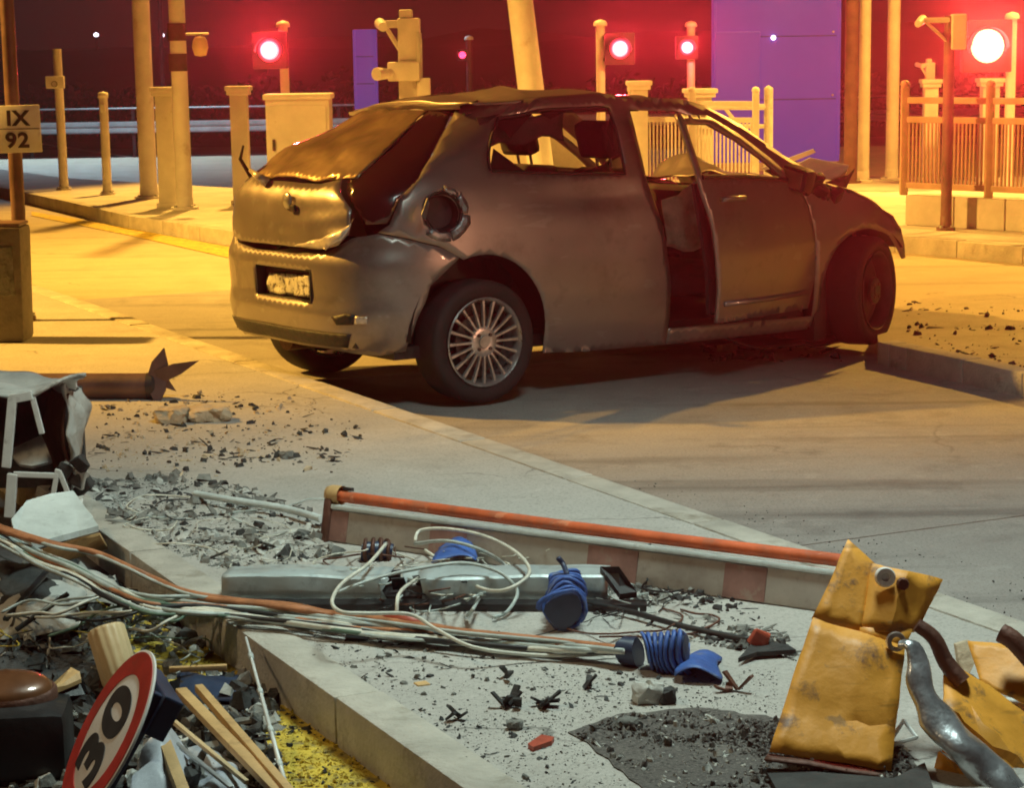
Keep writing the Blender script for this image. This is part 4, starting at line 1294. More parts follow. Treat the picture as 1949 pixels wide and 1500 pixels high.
def wheel(c, steer=0.0, camber=0.0, side=-1, spin=0.0, R=.305, name='wheel', dead=False):
    """tyre, 20-spoke rim, hub, disc; outer face looks along -y on the right side"""
    Mw = Matrix.Rotation(steer, 3, 'Z') @ Matrix.Rotation(camber, 3, 'X') @ Matrix.Rotation(math.pi / 2 if side < 0 else -math.pi / 2, 3, 'X')
    c = Vector(c)
    prof = [(.215, -.085), (.235, -.098), (.27, -.105), (.292, -.098), (R - .003, -.082), (R, -.05), (R, .05), (R - .003, .082), (.292, .098), (.27, .105), (.235, .098), (.215, .085)]
    T = MB().lathe(prof, 48, Mw, c).build(name, M_['tyre'], CAR, smooth=True, angle=50, local=True)
    mb = MB().lathe([(.216, .098), (.222, .101), (.216, .104), (.206, .094), (.198, .05), (.198, -.08), (.216, -.09)], 48, Mw, c)
    RIM = mb.build('rim', M_['dark_metal' if dead else 'alloy'], T, smooth=True, angle=40, local=True)
    if dead:
        MB().lathe([(0, .05), (.05, .055), (.07, .04), (.12, .05), (.17, .03), (.199, .02)], 32, Mw, c).build('steel_disc', M_['car_black'], RIM, smooth=True, angle=50, local=True)
    for k in range(0 if dead else 20):
        an = 2 * math.pi * k / 20 + spin
        a, b = Vector((math.cos(an), math.sin(an), 0)), Vector((-math.sin(an), math.cos(an), 0))
        vs = []
        for rr, ww, hh in ((.070, .0075, .092), (.13, .0075, .094), (.205, .011, .090)):
            for sgn, dz in ((-1, -.012), (-.6, 0), (.6, 0), (1, -.012)):
                vs.append(c + Mw @ (a * rr + b * ww * sgn + Vector((0, 0, hh + dz))))
        MB().add(vs, [(i * 4 + j, i * 4 + j + 1, i * 4 + 5 + j, i * 4 + 4 + j) for i in range(2) for j in range(3)]).build('spoke', M_['alloy'], RIM, smooth=True, angle=50, local=True)
    MB().lathe([(0, .098), (.03, .098), (.034, .090), (.060, .094), (.076, .088), (.078, .07)], 24, Mw, c).build('hub', M_['dark_metal' if dead else 'alloy'], RIM, smooth=True, angle=40, local=True)
    for k in range(4):
        an = 2 * math.pi * (k + .5) / 4
        MB().lathe([(0, .1), (.009, .1), (.009, .08)], 8, Mw, c + Mw @ Vector((math.cos(an) * .048, math.sin(an) * .048, 0))).build('wheel_bolt', M_['brake_disc'], RIM, local=True)
    MB().lathe([(0, .03), (.13, .03), (.13, .015), (0, .015)], 28, Mw, c).build('brake_disc', M_['brake_disc'], T, smooth=True, angle=40, local=True)
    MB().lathe([(.19, -.02), (0, -.02)], 28, Mw, c).build('backing_plate', M_['car_black'], T, local=True)
    return T
wheel((0, -.735, .305), 0, 0, -1)
wheel((0, .735, .305), 0, 0, 1)
wheel((2.64, -.73, .375), math.radians(24), math.radians(-1), -1, dead=True)
wheel((2.55, .74, .30), math.radians(26), 0, 1, dead=True)
# junk under the sill: broken plastic and a bright scrap

# ================================================================== wreckage in the foreground
def P(px, py, z=IZ): return G(px, py, z)
def basis(d, up=Vector((0, 0, 1))):
    d = d.normalized(); n = up.cross(d).normalized(); u = d.cross(n).normalized()
    return Matrix((d, n, u)).transposed()
def jit(o, amp, f=6.0, seed=0.0):
    for v in o.data.vertices:
        v.co += crumple(v.co, amp, f, seed)
    return o
def text_mesh(txt, size, M, name, m, parent, ext=.0015, sx=1.0, space=1.0, off=0.0):
    cu = bpy.data.curves.new(name, 'FONT')
    cu.body = txt; cu.size = size; cu.extrude = ext; cu.align_x = 'CENTER'; cu.align_y = 'CENTER'; cu.space_character = space; cu.offset = off
    tmp = bpy.data.objects.new(name, cu)
    COL.objects.link(tmp)
    bpy.context.view_layer.update()
    me = bpy.data.meshes.new_from_object(tmp.evaluated_get(bpy.context.evaluated_depsgraph_get()))
    bpy.data.objects.remove(tmp)
    me.name = name
    me.transform(Matrix.Diagonal((sx, 1, 1, 1)))
    me.transform(M)
    me.materials.clear(); me.materials.append(M_[m])
    o = bpy.data.objects.new(name, me)
    COL.objects.link(o)
    if parent is not None:
        o.parent = parent
        if parent.type == 'EMPTY': o.matrix_parent_inverse = Matrix.Translation(-Vector(parent.location))
    return o
def frame(c, ex, ey):
    ex = ex.normalized(); ez = ex.cross(ey).normalized(); ey = ez.cross(ex)
    M = Matrix((ex, ey, ez)).transposed().to_4x4(); M.translation = c
    return M

# ---- kilometre sign on its pole, and the block in front of it
root, c, r, t = pole(46, 610, 27, top_y=-200, z0=IZ, label='grey pole carrying the white kilometre sign at the left edge', name='sign_pole', cat='pole', m='brown_post')
sc_ = AT(36, 245, c.y - r - .02); k = (c.y) / F
sroot = empty('kilometre_sign', sc_, 'small white sign reading IX 92 on the grey pole', 'sign')
MB().box(sc_, (82 * k, .012, 88 * k), Matrix.Rotation(-.015, 3, 'Y'), .006).build('plate', M_['sign_white'], sroot, smooth=True, angle=40)
MB().box(sc_ + Vector((0, -.0075, .0)), (78 * k, .003, .004)).build('divider', M_['sign_black'], sroot)
for txt, py, px in (('IX', 226, 33), ('92', 268, 33)):
    M = frame(AT(px, py, c.y - r - .030), Vector((1, 0, 0)), Vector((0, 0, 1)))
    text_mesh(txt, .125, M, 'lettering', 'sign_black', sroot, .001, 1.1, 1.1, .004)
for dz in (-.10, .10):
    MB().box(sc_ + Vector((0, .03, dz)), (.14, .05, .03), None, .005).build('clamp', M_['galvanised'], sroot)

c = P(18, 652)
root = empty('grey_block', c, 'upright dirty grey-brown block with rounded top at the left edge', 'bollard')
wd = 78 * c.y / F; h = AT(18, 431, c.y).z - IZ
mb = MB().box((c.x - .02, c.y + .12, IZ + h / 2), (wd, .28, h), Matrix.Rotation(.02, 3, 'Y'), .03)
o = mb.build('body', M_['brown_block'] if 'brown_block' in M_ else M_['rubble'], root, smooth=True, angle=40); 
MB().box((c.x - .02, c.y - .022, IZ + h * .62), (wd * .62, .012, h * .42), None, .004).build('front_panel', M_['rubble'], root)
MB().box((c.x - .02, c.y + .12, IZ + h + .008), (wd * .97, .25, .02), None, .008).build('top_cap', M_['brown_post'], root)

# ---- torn-open equipment cabinet at the left edge
c = P(60, 985)
root = empty('torn_cabinet', c, 'torn-open grey equipment cabinet showing its white frame, left edge', 'cabinet')
Yc = c.y
def C(px, py, dy=0.0): return AT(px, py, Yc + dy)
# top skin: crumpled sheet from front lip to the back
mb = MB(); nx, nv = 22, 12
for j in range(nv):
    for i in range(nx):
        u, v = i / (nx - 1), j / (nv - 1)
        q = C(-80 + 238 * u, 765 - 40 * max(0, u - .45) / .55 - 10 * math.sin(u * 9), .0)
        q2 = C(-80 + 205 * u, 705 + 35 * u * u, .55)
        p = q.lerp(q2, v)
        p.z = q.z + (q2.z - q.z) * v ** .7
        mb.v.append(tuple(p + crumple(p, .035, 6, 1)))
mb.f += [(j * nx + i, j * nx + i + 1, (j + 1) * nx + i + 1, (j + 1) * nx + i) for j in range(nv - 1) for i in range(nx - 1)]
o = mb.build('top_skin', M_['cabinet_skin'], root, smooth=True, angle=35); o.modifiers.new('th', 'SOLIDIFY').thickness = .012
# ragged right side skin
mb = MB(); nx, nv = 9, 22
for j in range(nv):
    for i in range(nx):
        u, v = i / (nx - 1), j / (nv - 1)
        p = C(126 + 26 * u + 14 * math.sin(v * 7) * u + 10 * v, 738 + 205 * v, .04 + .45 * u)
        mb.v.append(tuple(p + crumple(p, .035, 10, 2)))
mb.f += [(j * nx + i, j * nx + i + 1, (j + 1) * nx + i + 1, (j + 1) * nx + i) for j in range(nv - 1) for i in range(nx - 1) if not (j > 13 and (i * 7 + j * 5) % 11 < 3)]
o = mb.build('side_skin', M_['cabinet_skin'], root, smooth=True, angle=35); o.modifiers.new('th', 'SOLIDIFY').thickness = .008
# dark inside
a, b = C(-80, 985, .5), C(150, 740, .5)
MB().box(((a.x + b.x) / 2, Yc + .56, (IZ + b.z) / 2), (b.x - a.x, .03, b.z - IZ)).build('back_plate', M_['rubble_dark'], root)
mb = MB(); nx, nv = 6, 16
for j in range(nv):
    for i in range(nx):
        u, v = i / (nx - 1), j / (nv - 1)
        p = C(96 + 36 * u - 8 * math.sin(v * 4), 748 + 140 * v, .06 + .3 * (1 - u))
        mb.v.append(tuple(p + crumple(p, .03, 7, 5)))
mb.f += [(j * nx + i, j * nx + i + 1, (j + 1) * nx + i + 1, (j + 1) * nx + i) for j in range(nv - 1) for i in range(nx - 1)]
o = mb.build('inner_sheet', M_['rust_brown'], root, smooth=True); o.modifiers.new('th', 'SOLIDIFY').thickness = .005
pts = [C(15, 862, .18), C(80, 832, .2), C(88, 850, .16), C(100, 882, .12), C(62, 892, .1), C(38, 888, .12)]
o = MB().plate(pts, (0, -.4, 1), .01).build('shelf', M_['cabinet_skin'], root)
for nm, a, b, rr in (('frame_bar', (24, 758), (12, 890), .016), ('frame_bar', (18, 760), (62, 752), .016), ('frame_bar', (62, 756), (80, 826), .010),
                     ('frame_bar', (24, 902), (18, 985), .018), ('frame_bar', (26, 903), (112, 906), .010), ('frame_bar', (110, 893), (100, 948), .009), ('frame_bar', (112, 896), (134, 950), .009)):
    p0, p1 = C(*a, -.01), C(*b, -.01)
    M = basis(p1 - p0)
    MB().box((p0 + p1) / 2, ((p1 - p0).length, rr * 1.3, rr * 2), M, .003).build(nm, M_['white_frame'], root)
for k in range(9):
    p = C(RND.uniform(100, 160), RND.uniform(880, 930), RND.uniform(.0, .15))
    jit(MB().box(p, (.06, .05, .05), Matrix.Rotation(RND.random() * 6, 3, 'Y'), .008).build('torn_scrap', M_[RND.choice(['rubble_dark', 'cabinet_skin'])], root), .02, 18, k)
for a, b in (((133, 946), (165, 990)), ((140, 944), (178, 990)), ((156, 950), (150, 975))):
    MB().tube([C(*a, -.02), C(*b, -.06)], .006, 6).build('thin_rod', M_['white_frame'], root)

# white panel lying in front of it
pts = [P(22, 1000, .24), P(52, 964, .26), P(96, 951, .27), P(140, 945, .27), P(188, 1012, .21), P(150, 1022, .20), P(62, 1046, .19), P(30, 1030, .21)]
o = MB().plate(pts, (0, 0, 1), .02).build('white_panel', M_['pale_plastic'])
tag(o, 'pale blue-white flat panel lying below the torn cabinet', 'panel')
o = MB().plate([P(62, 1050, .17), P(150, 1024, .18), P(190, 1014, .19), P(205, 1040, .10), P(130, 1062, .10)], (0, 0, -1), .01).build('timber_board', M_['timber_tan'])
tag(o, 'reddish board end under the white panel', 'board')

# ---- fallen lamp pole with torn star-shaped foot plate
a, b = P(148, 744), P(300, 738)
a = G(150, 735, IZ + .06); b = G(292, 735, IZ + .06)
root = empty('fallen_post', a, 'dark post lying on the island with a torn star-shaped foot plate', 'post')
MB().tube([a - (b - a) * .8, a, b], .062, 16).build('shaft', M_['brown_post'], root, smooth=True, angle=50)
Ys = b.y - .02
def SP(px, py, dy=0.0): return AT(px, py, Ys + dy)
cc = SP(300, 718)
tips = [(SP(313, 662), 18), (SP(380, 686, -.05), 14), (SP(300, 775, -.05), 18), (SP(272, 742), 16), (SP(336, 745), 10)]
for i, (tp, wpx) in enumerate(tips):
    d = tp - cc; n = d.cross(Vector((0, 1, 0))).normalized() * (wpx * Ys / F)
    pts = [cc - n, cc + d * .5 - n * .8, tp, cc + d * .45 + n * .9, cc + n]
    o = MB().plate(pts, (0.1 * (i - 2), -1, .1), .012).build('torn_fin', M_['brown_post'], root)
MB().lathe([(0, .015), (.05, .015), (.065, 0), (.065, -.03)], 14, Matrix.Rotation(math.pi / 2, 3, 'Y'), b).build('socket', M_['dark_metal'], root, smooth=True, angle=40)

# ---- boulders and broken concrete next to it
def rock(name, px, py, sx, sy, sz, m, label, seed, z=IZ, group=None, cat='rubble'):
    c = P(px, py, z)
    bm = bmesh.new(); bmesh.ops.create_icosphere(bm, subdivisions=3, radius=1.0)
    mb = MB()
    for v in bm.verts:
        q = v.co.copy()
        q = Vector((max(-.8, min(.8, q.x)), max(-.8, min(.8, q.y)), max(-.6, min(.72, q.z))))
        q += crumple(q, .35, 1.6, seed) + crumple(q, .10, 5, seed)
        mb.v.append((c.x + q.x * sx, c.y + q.y * sy, max(z - .005, z + sz * .5 + q.z * sz)))
    bm.verts.index_update()
    mb.f = [tuple(v.index for v in f.verts) for f in bm.faces]
    bm.free()
    return tag(mb.build(name, M_[m], smooth=True, angle=28), label, cat, group)
rock('concrete_chunk', 330, 802, .085, .09, .05, 'stone_tan', 'tan broken concrete chunk, left one of two beside the star-shaped plate', 3)
rock('concrete_chunk', 398, 800, .11, .09, .05, 'stone_tan', 'tan broken concrete chunk, right one of two beside the star-shaped plate', 8)
rock('stone', 546, 872, .035, .035, .022, 'rubble', 'lone dark grey stone on the bare concrete in mid island', 5)
rock('stone', 464, 880, .012, .012, .012, 'rubble_dark', 'tiny black stone left of the lone grey stone', 6)
rock('stone', 354, 896, .014, .014, .012, 'rubble_dark', 'tiny black stone above the grey rubble heap', 7)
rock('concrete_chunk', 1235, 1336, .045, .04, .04, 'rubble_pale', 'pale broken chunk just above the gravel patch', 21)
rock('concrete_chunk', 1272, 1338, .025, .03, .03, 'rubble_dark', 'dark broken chunk touching the pale chunk above the gravel patch', 22)
rock('concrete_chunk', 980, 1388, .022, .02, .018, 'rubble', 'grey chunk left of the gravel patch corner', 23)
rock('concrete_chunk', 1195, 1388, .035, .03, .02, 'rubble', 'grey chunk at the upper edge of the gravel patch', 25)
def twig(name, px, py, n, size, m, label, seed, cat='scrap'):
    rnd = random.Random(seed)
    c = P(px, py)
    root = empty(name, c, label, cat)
    for k in range(n):
        a = rnd.uniform(0, 6.3); l = size * rnd.uniform(.5, 1.2)
        d = Vector((math.cos(a), math.sin(a), rnd.uniform(.1, 1.3))).normalized()
        p0 = c + Vector((rnd.uniform(-1, 1), rnd.uniform(-1, 1), 0)) * size * .4 + Vector((0, 0, .006))
        M = basis(d)
        o = MB().box(p0 + d * l * .5, (l, size * .35, .006), M).build('shard', M_[m], root)
        jit(o, .006, 30, seed + k)
    return root
twig('black_shards', 975, 1345, 6, .05, 'rubble_dark', 'cluster of black plastic shards, left of two on the pale concrete', 1)
twig('black_shards', 1035, 1345, 6, .05, 'rubble_dark', 'cluster of black plastic shards, right of two on the pale concrete', 2)
twig('black_shards', 1118, 1312, 3, .045, 'rubble_dark', 'small black shard with a stalk below the cable bundle', 3)
twig('dark_scrap', 1395, 1315, 4, .05, 'rust_brown', 'brown scrap below the blue rag', 4)
twig('dark_scrap', 860, 1372, 3, .05, 'rubble_dark', 'thin dark splinters in the middle of the pale concrete', 5)
twig('dark_scrap', 970, 1290, 2, .045, 'rubble_dark', 'single dark splinter just below the loose white cable', 6)
o = MB().plate([P(1005, 1425), P(1030, 1408), P(1055, 1412), P(1050, 1420), P(1015, 1432)], (0, 0, 1), .012).build('tile_shard', M_['red_scrap'])
tag(o, 'flat reddish shard on the concrete left of the gravel patch', 'shard')
o = MB().box(P(803, 1303), (.035, .035, .008), Matrix.Rotation(.4, 3, 'Z'), .003).build('yellow_chip', M_['timber_tan'])
tag(o, 'small yellow chip on the pale concrete', 'chip')
o = jit(MB().box(P(680, 1216), (.06, .05, .012), None, .003).build('black_chip', M_['black_plastic']), .006, 20)
tag(o, 'flat black chip just below the cable bundle on the left', 'chip')

# ---- barrier boom lying on its edge
A0, A1 = P(630, 1030), P(1620, 1172)
d = (A1 - A0).normalized(); n = Vector((-d.y, d.x, 0)); Lb = (A1 - A0).length
lean = .22
upv = (Vector((0, 0, 1)) + n * lean).normalized(); nv = d.cross(upv).normalized()
hb = .135
root = empty('barrier_boom', A0, 'red and white barrier boom with orange tube along its top edge', 'barrier')
Mb = Matrix((d, nv, upv)).transposed()
def BP(s, t, o=0.0): return A0 + d * s + upv * t + nv * o
fas = MB().box(BP(Lb / 2, hb * .40), (Lb, .03, hb * .80), Mb, .006).build('fascia', M_['boom_white'], root, smooth=True, angle=40)
MB().box(BP(Lb / 2, hb * .86, -.0), (Lb, .05, hb * .13), Mb, .006).build('channel', M_['pale_plastic'], root, smooth=True, angle=40)
MB().tube([BP(-.01, hb + .018), BP(Lb * .5, hb + .014), BP(Lb, hb + .018)], .019, 14).build('top_tube', M_['boom_orange'], root, smooth=True, angle=50)
frontside = 1 if nv.y < 0 else -1
for s0, s1 in ((.0, .075), (.415, .56), (1.02, 1.20), (1.5, 1.64)):
    if s0 > Lb: continue
    MB().box(BP((s0 + min(s1, Lb)) / 2, hb * .39, frontside * .0165), (min(s1, Lb) - s0, .002, hb * .74), Mb).build('red_stripe', M_['boom_red'], root)
    MB().box(BP((s0 + min(s1, Lb)) / 2, hb * .39, -frontside * .0165), (min(s1, Lb) - s0, .002, hb * .74), Mb).build('red_stripe', M_['boom_red'], root)
MB().box(BP(-.012, hb * .5, 0), (.03, .06, hb * 1.1), Mb, .008).build('end_cap', M_['rust_brown'], root, smooth=True, angle=40)
MB().lathe([(0, .028), (.026, .02), (.032, 0), (.032, -.04)], 14, basis(-d) @ Matrix.Rotation(math.pi / 2, 3, 'Y'), BP(-.012, hb + .022)).build('tube_plug', M_['timber_tan'], root, smooth=True)
MB().box(BP(.05, hb + .045), (.035, .02, .012), Mb, .003).build('bolt', M_['dark_metal'], root)

# ---- pale conduit on the rubble
pth = [P(372, 940, .16), P(440, 952, .165), P(540, 968, .16), P(612, 988, .165)]
tag(MB().tube(catmull(pth, 4), .013, 10).build('pale_conduit', M_['pale_plastic'], smooth=True, angle=50), 'thin pale conduit lying on rubble left of the boom', 'pipe')

# ---- grey steel duct, torn open in the middle
A0, A1 = P(425, 1150), P(1185, 1152)
d = (A1 - A0).normalized(); n = Vector((-d.y, d.x, 0)); Ld = (A1 - A0).length
root = empty('grey_duct', A0, 'grey-green sheet-metal duct torn open in its middle', 'duct')
def DP(s, b, t): return A0 + d * s + n * b + Vector((0, 0, t))
wdu, hdu = .16, .085
def duct_piece(name, s0, s1, seed, ragged0, ragged1):
    mb = MB(); ns = 22
    prof = [(0, .004), (0, hdu * .5), (.006, hdu - .006), (.014, hdu), (wdu * .5, hdu), (wdu - .014, hdu), (wdu, hdu - .01), (wdu, .004)]
    for i in range(ns):
        u = i / (ns - 1)
        for k, (b, t) in enumerate(prof):
            e = 0
            if ragged0 and i == 0: e = .05 * noise.noise(Vector((k * 1.3, seed, 0)))
            if ragged1 and i == ns - 1: e = .05 * noise.noise(Vector((k * 1.3, seed, 4)))
            q = DP(s0 + (s1 - s0) * u + e, b, t)
            mb.v.append(tuple(q + crumple(q, .010, 7, seed)))
    m = len(prof)
    mb.f += [(i * m + k, i * m + k + 1, (i + 1) * m + k + 1, (i + 1) * m + k) for i in range(ns - 1) for k in range(m - 1)]
    o = mb.build(name, M_['duct_grey'], root, smooth=True, angle=35)
    o.modifiers.new('th', 'SOLIDIFY').thickness = .004
    return o
duct_piece('duct_section', 0, Ld * .415, 1, False, True)
duct_piece('duct_section', Ld * .50, Ld * .965, 7, True, False)
MB().box(DP(Ld * .46, wdu * .5, .018), (Ld * .14, wdu * .9, .01), basis(d)).build('duct_floor', M_['dark_metal'], root)
MB().box(DP(Ld * .5, -.05, .012), (Ld * 1.12, .07, .02), basis(d), .004).build('black_rail', M_['black_plastic'], root)
for k in range(5):
    p = DP(Ld * (.42 + .02 * k), wdu * RND.random(), .05)
    jit(MB().box(p, (.05, .04, .004), Matrix.Rotation(RND.random() * 6, 3, 'X') @ Matrix.Rotation(RND.random() * 6, 3, 'Z')).build('torn_lip', M_[RND.choice(['duct_grey', 'rubble_dark'])], root), .02, 15, k)
pts = [P(1142, 1090, IZ + .09), P(1178, 1090, IZ + .10), P(1212, 1138, IZ + .03), P(1180, 1142, IZ + .03)]
tag(MB().plate(pts, (0, -.3, 1), .02).build('black_bracket', M_['black_plastic']), 'black plastic bracket at the right end of the grey duct', 'bracket')

# ---- cable bundle from the left edge to the blue coil
SETC = [(-60, 985, .30), (0, 1005, .29), (100, 1036, .27), (173, 1050, .25), (233, 1073, .23), (300, 1105, .20), (367, 1131, .19), (467, 1145, .18), (560, 1156, .18), (633, 1168, .175), (750, 1180, .175), (883, 1202, .175), (1050, 1219, .175), (1190, 1236, .18)]
SETG = [(-60, 995, .27), (0, 1018, .26), (67, 1057, .24), (143, 1088, .23), (213, 1124, .21), (283, 1148, .19), (367, 1154, .18), (500, 1166, .165), (633, 1185, .16), (760, 1200, .155), (900, 1215, .155), (1050, 1228, .16), (1190, 1240, .175)]
croot = None
kinds = ['copper_cable', 'copper_cable', 'copper_cable', 'grey_cable', 'grey_cable', 'grey_cable', 'pale_cable', 'pale_cable', 'green_cable', 'green_cable', 'grey_cable', 'black_cable', 'black_cable', 'green_cable', 'pale_cable', 'grey_cable', 'pale_cable', 'grey_cable', 'pale_cable', 'grey_cable', 'pale_cable', 'copper_cable']
croot = empty('cable_bundle', G(600, 1170, .15), 'long bundle of copper, grey and green cables crossing the foreground', 'cables')
rndc = random.Random(5)
for k, kd in enumerate(kinds):
    src = SETC if k < 4 else SETG
    offx, offy = rndc.uniform(-4, 4), rndc.uniform(-9, 16) if k >= 4 else rndc.uniform(-5, 5)
    pts = []
    for i, (px, py, z) in enumerate(src):
        fade = 1.0 if i < len(src) - 3 else (.55 if i < len(src) - 1 else .2)
        w1 = noise.noise(Vector((i * .55, k * 3.1, 0))) * 15 * fade * (1 if k >= 4 else .35)
        pts.append(G(px + offx, py + offy * fade + w1, max(z + noise.noise(Vector((i * .6, k * 2.3, 5))) * .02, .145 if i > 5 else .05)))
    rr = rndc.uniform(.005, .0085) if k >= 3 else rndc.uniform(.008, .010)
    MB().tube(catmull(pts, 5), rr, 8).build('cable', M_[kd], croot, smooth=True)
# loose ends that leave the bundle on the left
for k in range(9):
    a = SETG[rndc.randint(4, 7)]
    pts = [G(a[0], a[1] + 6, a[2])]
    x, y = a[0], a[1] + 6
    for i in range(4):
        x -= rndc.uniform(30, 70); y += rndc.uniform(-12, 26)
        pts.append(G(x, y, max(.03, a[2] - .03 * i)))
    MB().tube(catmull(pts, 5), .0045, 7).build('cable', M_[rndc.choice(['grey_cable', 'pale_cable', 'green_cable', 'black_cable', 'pale_cable'])], croot, smooth=True)
# splice sleeve
MB().tube([G(735, 1172, .18), G(765, 1180, .18), G(798, 1187, .18)], [.012, .017, .012], 12).build('splice', M_['red_scrap'], croot, smooth=True)

# loose looped cables over the duct
loops = [
    ('pale_cable', [(735, 1035), (700, 1075), (652, 1110), (632, 1145), (650, 1165), (700, 1168), (780, 1170), (830, 1198), (900, 1232), (1000, 1246), (1100, 1248), (1190, 1242)], .30, 'pale cable looping from the boom over the duct and along the bundle'),
    ('pale_cable', [(790, 1030), (800, 1010), (850, 1007), (920, 1020), (980, 1050), (1008, 1085), (990, 1110), (950, 1125), (905, 1115), (850, 1075), (800, 1040), (792, 1018)], .28, 'large pale cable loop standing over the duct, nearest the boom'),
    ('grey_cable', [(640, 1128), (720, 1100), (800, 1082), (880, 1072), (940, 1085), (970, 1105), (985, 1130), (965, 1165), (940, 1175)], .27, 'grey cable arching low across the duct to the right'),
    ('grey_cable', [(790, 1035), (850, 1030), (910, 1045), (960, 1075), (975, 1110)], .29, 'short grey cable arc inside the large pale loop'),
    ('pale_cable', [(755, 1165), (760, 1130), (790, 1105), (830, 1085)], .25, 'short pale cable rising from the bundle over the duct'),
    ('grey_cable', [(912, 1138), (900, 1160), (890, 1172)], .2, 'grey cable end hanging at the front of the duct'),
]
for kd, pp, z, lb in loops:
    pts = []
    for i, (px, py) in enumerate(pp):
        t = i / (len(pp) - 1)
        zz = IZ + .015 + (z - IZ) * max(0.0, math.sin(math.pi * min(1, .2 + t * .95))) * .75
        pts.append(G(px, py, zz))
    tag(MB().tube(catmull(pts, 7), .0055, 8).build('loose_cable', M_[kd], smooth=True), lb, 'cable')

# ---- blue spiral hoses
def coil(name, p0, p1, r0, r1, turns, wire, label, m='blue_coil'):
    root = empty(name, p0, label, 'hose')
    d = p1 - p0; M = basis(d)
    N = turns * 18
    pts = []
    for i in range(N + 1):
        t = i / N; an = 2 * math.pi * turns * t
        r = r0 + (r1 - r0) * t
        pts.append(p0 + d * t + M @ Vector((0, math.cos(an) * r, math.sin(an) * r)))
    jit(MB().tube(pts, wire, 7).build('coil', M_[m], root, smooth=True), .022, 11, turns)
    jit(MB().tube([p0.lerp(p1, k / 8) for k in range(9)], [(r0 + (r1 - r0) * k / 8) * .82 for k in range(9)], 14).build('core', M_['blue_dark'], root, smooth=True, angle=50), .022, 11, turns)
    return root
coil('blue_hose', P(1072, 1165, IZ + .06), P(1078, 1092, IZ + .10), .062, .026, 9, .0062, 'blue spiral hose cone standing against the grey duct')
MB_ = MB().tube(catmull([P(1080, 1095, IZ + .13), P(1072, 1075, IZ + .15), P(1062, 1062, IZ + .17)], 4), .008, 8).build('hose_tail', M_['blue_dark'], smooth=True)
tag(MB_, 'thin dark tail sticking up from the blue hose cone', 'hose')
coil('blue_hose', P(1228, 1240, IZ + .052), P(1308, 1240, IZ + .056), .052, .058, 7, .006, 'blue spiral hose section ending the cable bundle')
mb = MB().tube([P(1186, 1240, IZ + .04), P(1216, 1243, IZ + .04)], .043, 16)
tag(jit(mb.build('hose_collar', M_['blue_dark'], smooth=True, angle=50), .02, 14), 'dark blue collar gripping the end of the cable bundle', 'collar')
mb = MB(); nx, ny = 12, 9
for j in range(ny):
    for i in range(nx):
        q = P(1298 + 74 * i / (nx - 1), 1300 - 42 * j / (ny - 1)); q.z += .012 + .03 * math.sin(3.1 * i / (nx - 1))
        mb.v.append(tuple(q + crumple(q, .03, 9, 3)))
mb.f += [(j * nx + i, j * nx + i + 1, (j + 1) * nx + i + 1, (j + 1) * nx + i) for j in range(ny - 1) for i in range(nx - 1)]
o = mb.build('blue_rag', M_['blue_coil'], smooth=True); o.modifiers.new('th', 'SOLIDIFY').thickness = .003
tag(o, 'crumpled bright blue scrap right of the blue hose section', 'scrap')
mb = MB(); nx, ny = 10, 7
for j in range(ny):
    for i in range(nx):
        q = P(830 + 72 * i / (nx - 1), 1068 - 30 * j / (ny - 1), IZ + .05); q.z += .02 * math.sin(3.1 * i / (nx - 1))
        mb.v.append(tuple(q + crumple(q, .025, 9, 6)))
mb.f += [(j * nx + i, j * nx + i + 1, (j + 1) * nx + i + 1, (j + 1) * nx + i) for j in range(ny - 1) for i in range(nx - 1)]
o = mb.build('blue_rag', M_['blue_coil'], smooth=True); o.modifiers.new('th', 'SOLIDIFY').thickness = .003
tag(o, 'crumpled blue scrap between duct and boom inside the pale loop', 'scrap')
# rusty coil between boom and duct
coil('rusty_spring', P(690, 1050, IZ + .03), P(745, 1048, IZ + .03), .035, .03, 4, .006, 'rusty dark spring between the boom end and the duct', 'rust_brown')
# black cable and red scrap right of the duct
tag(MB().tube(catmull([P(1120, 1150, .15), P(1200, 1165, .15), P(1290, 1190, .15), P(1380, 1210, .145), P(1425, 1218, .145)], 5), .009, 8).build('black_cable', M_['black_cable'], smooth=True), 'black cable running from the duct towards the red scrap', 'cable')
pts = [P(1405, 1262, .14), P(1438, 1226, .15), P(1500, 1236, .15), P(1515, 1245, .14), P(1440, 1250, .14)]
tag(MB().plate(pts, (0, 0, 1), .012).build('dark_flap', M_['rubble_dark']), 'black flat flap left of the yellow plate', 'flap')
o = jit(MB().box(P(1446, 1218, .17), (.05, .03, .05), Matrix.Rotation(.5, 3, 'Y'), .008).build('red_scrap', M_['red_scrap']), .012, 20)
tag(o, 'small red plastic scrap left of the yellow plate', 'scrap')

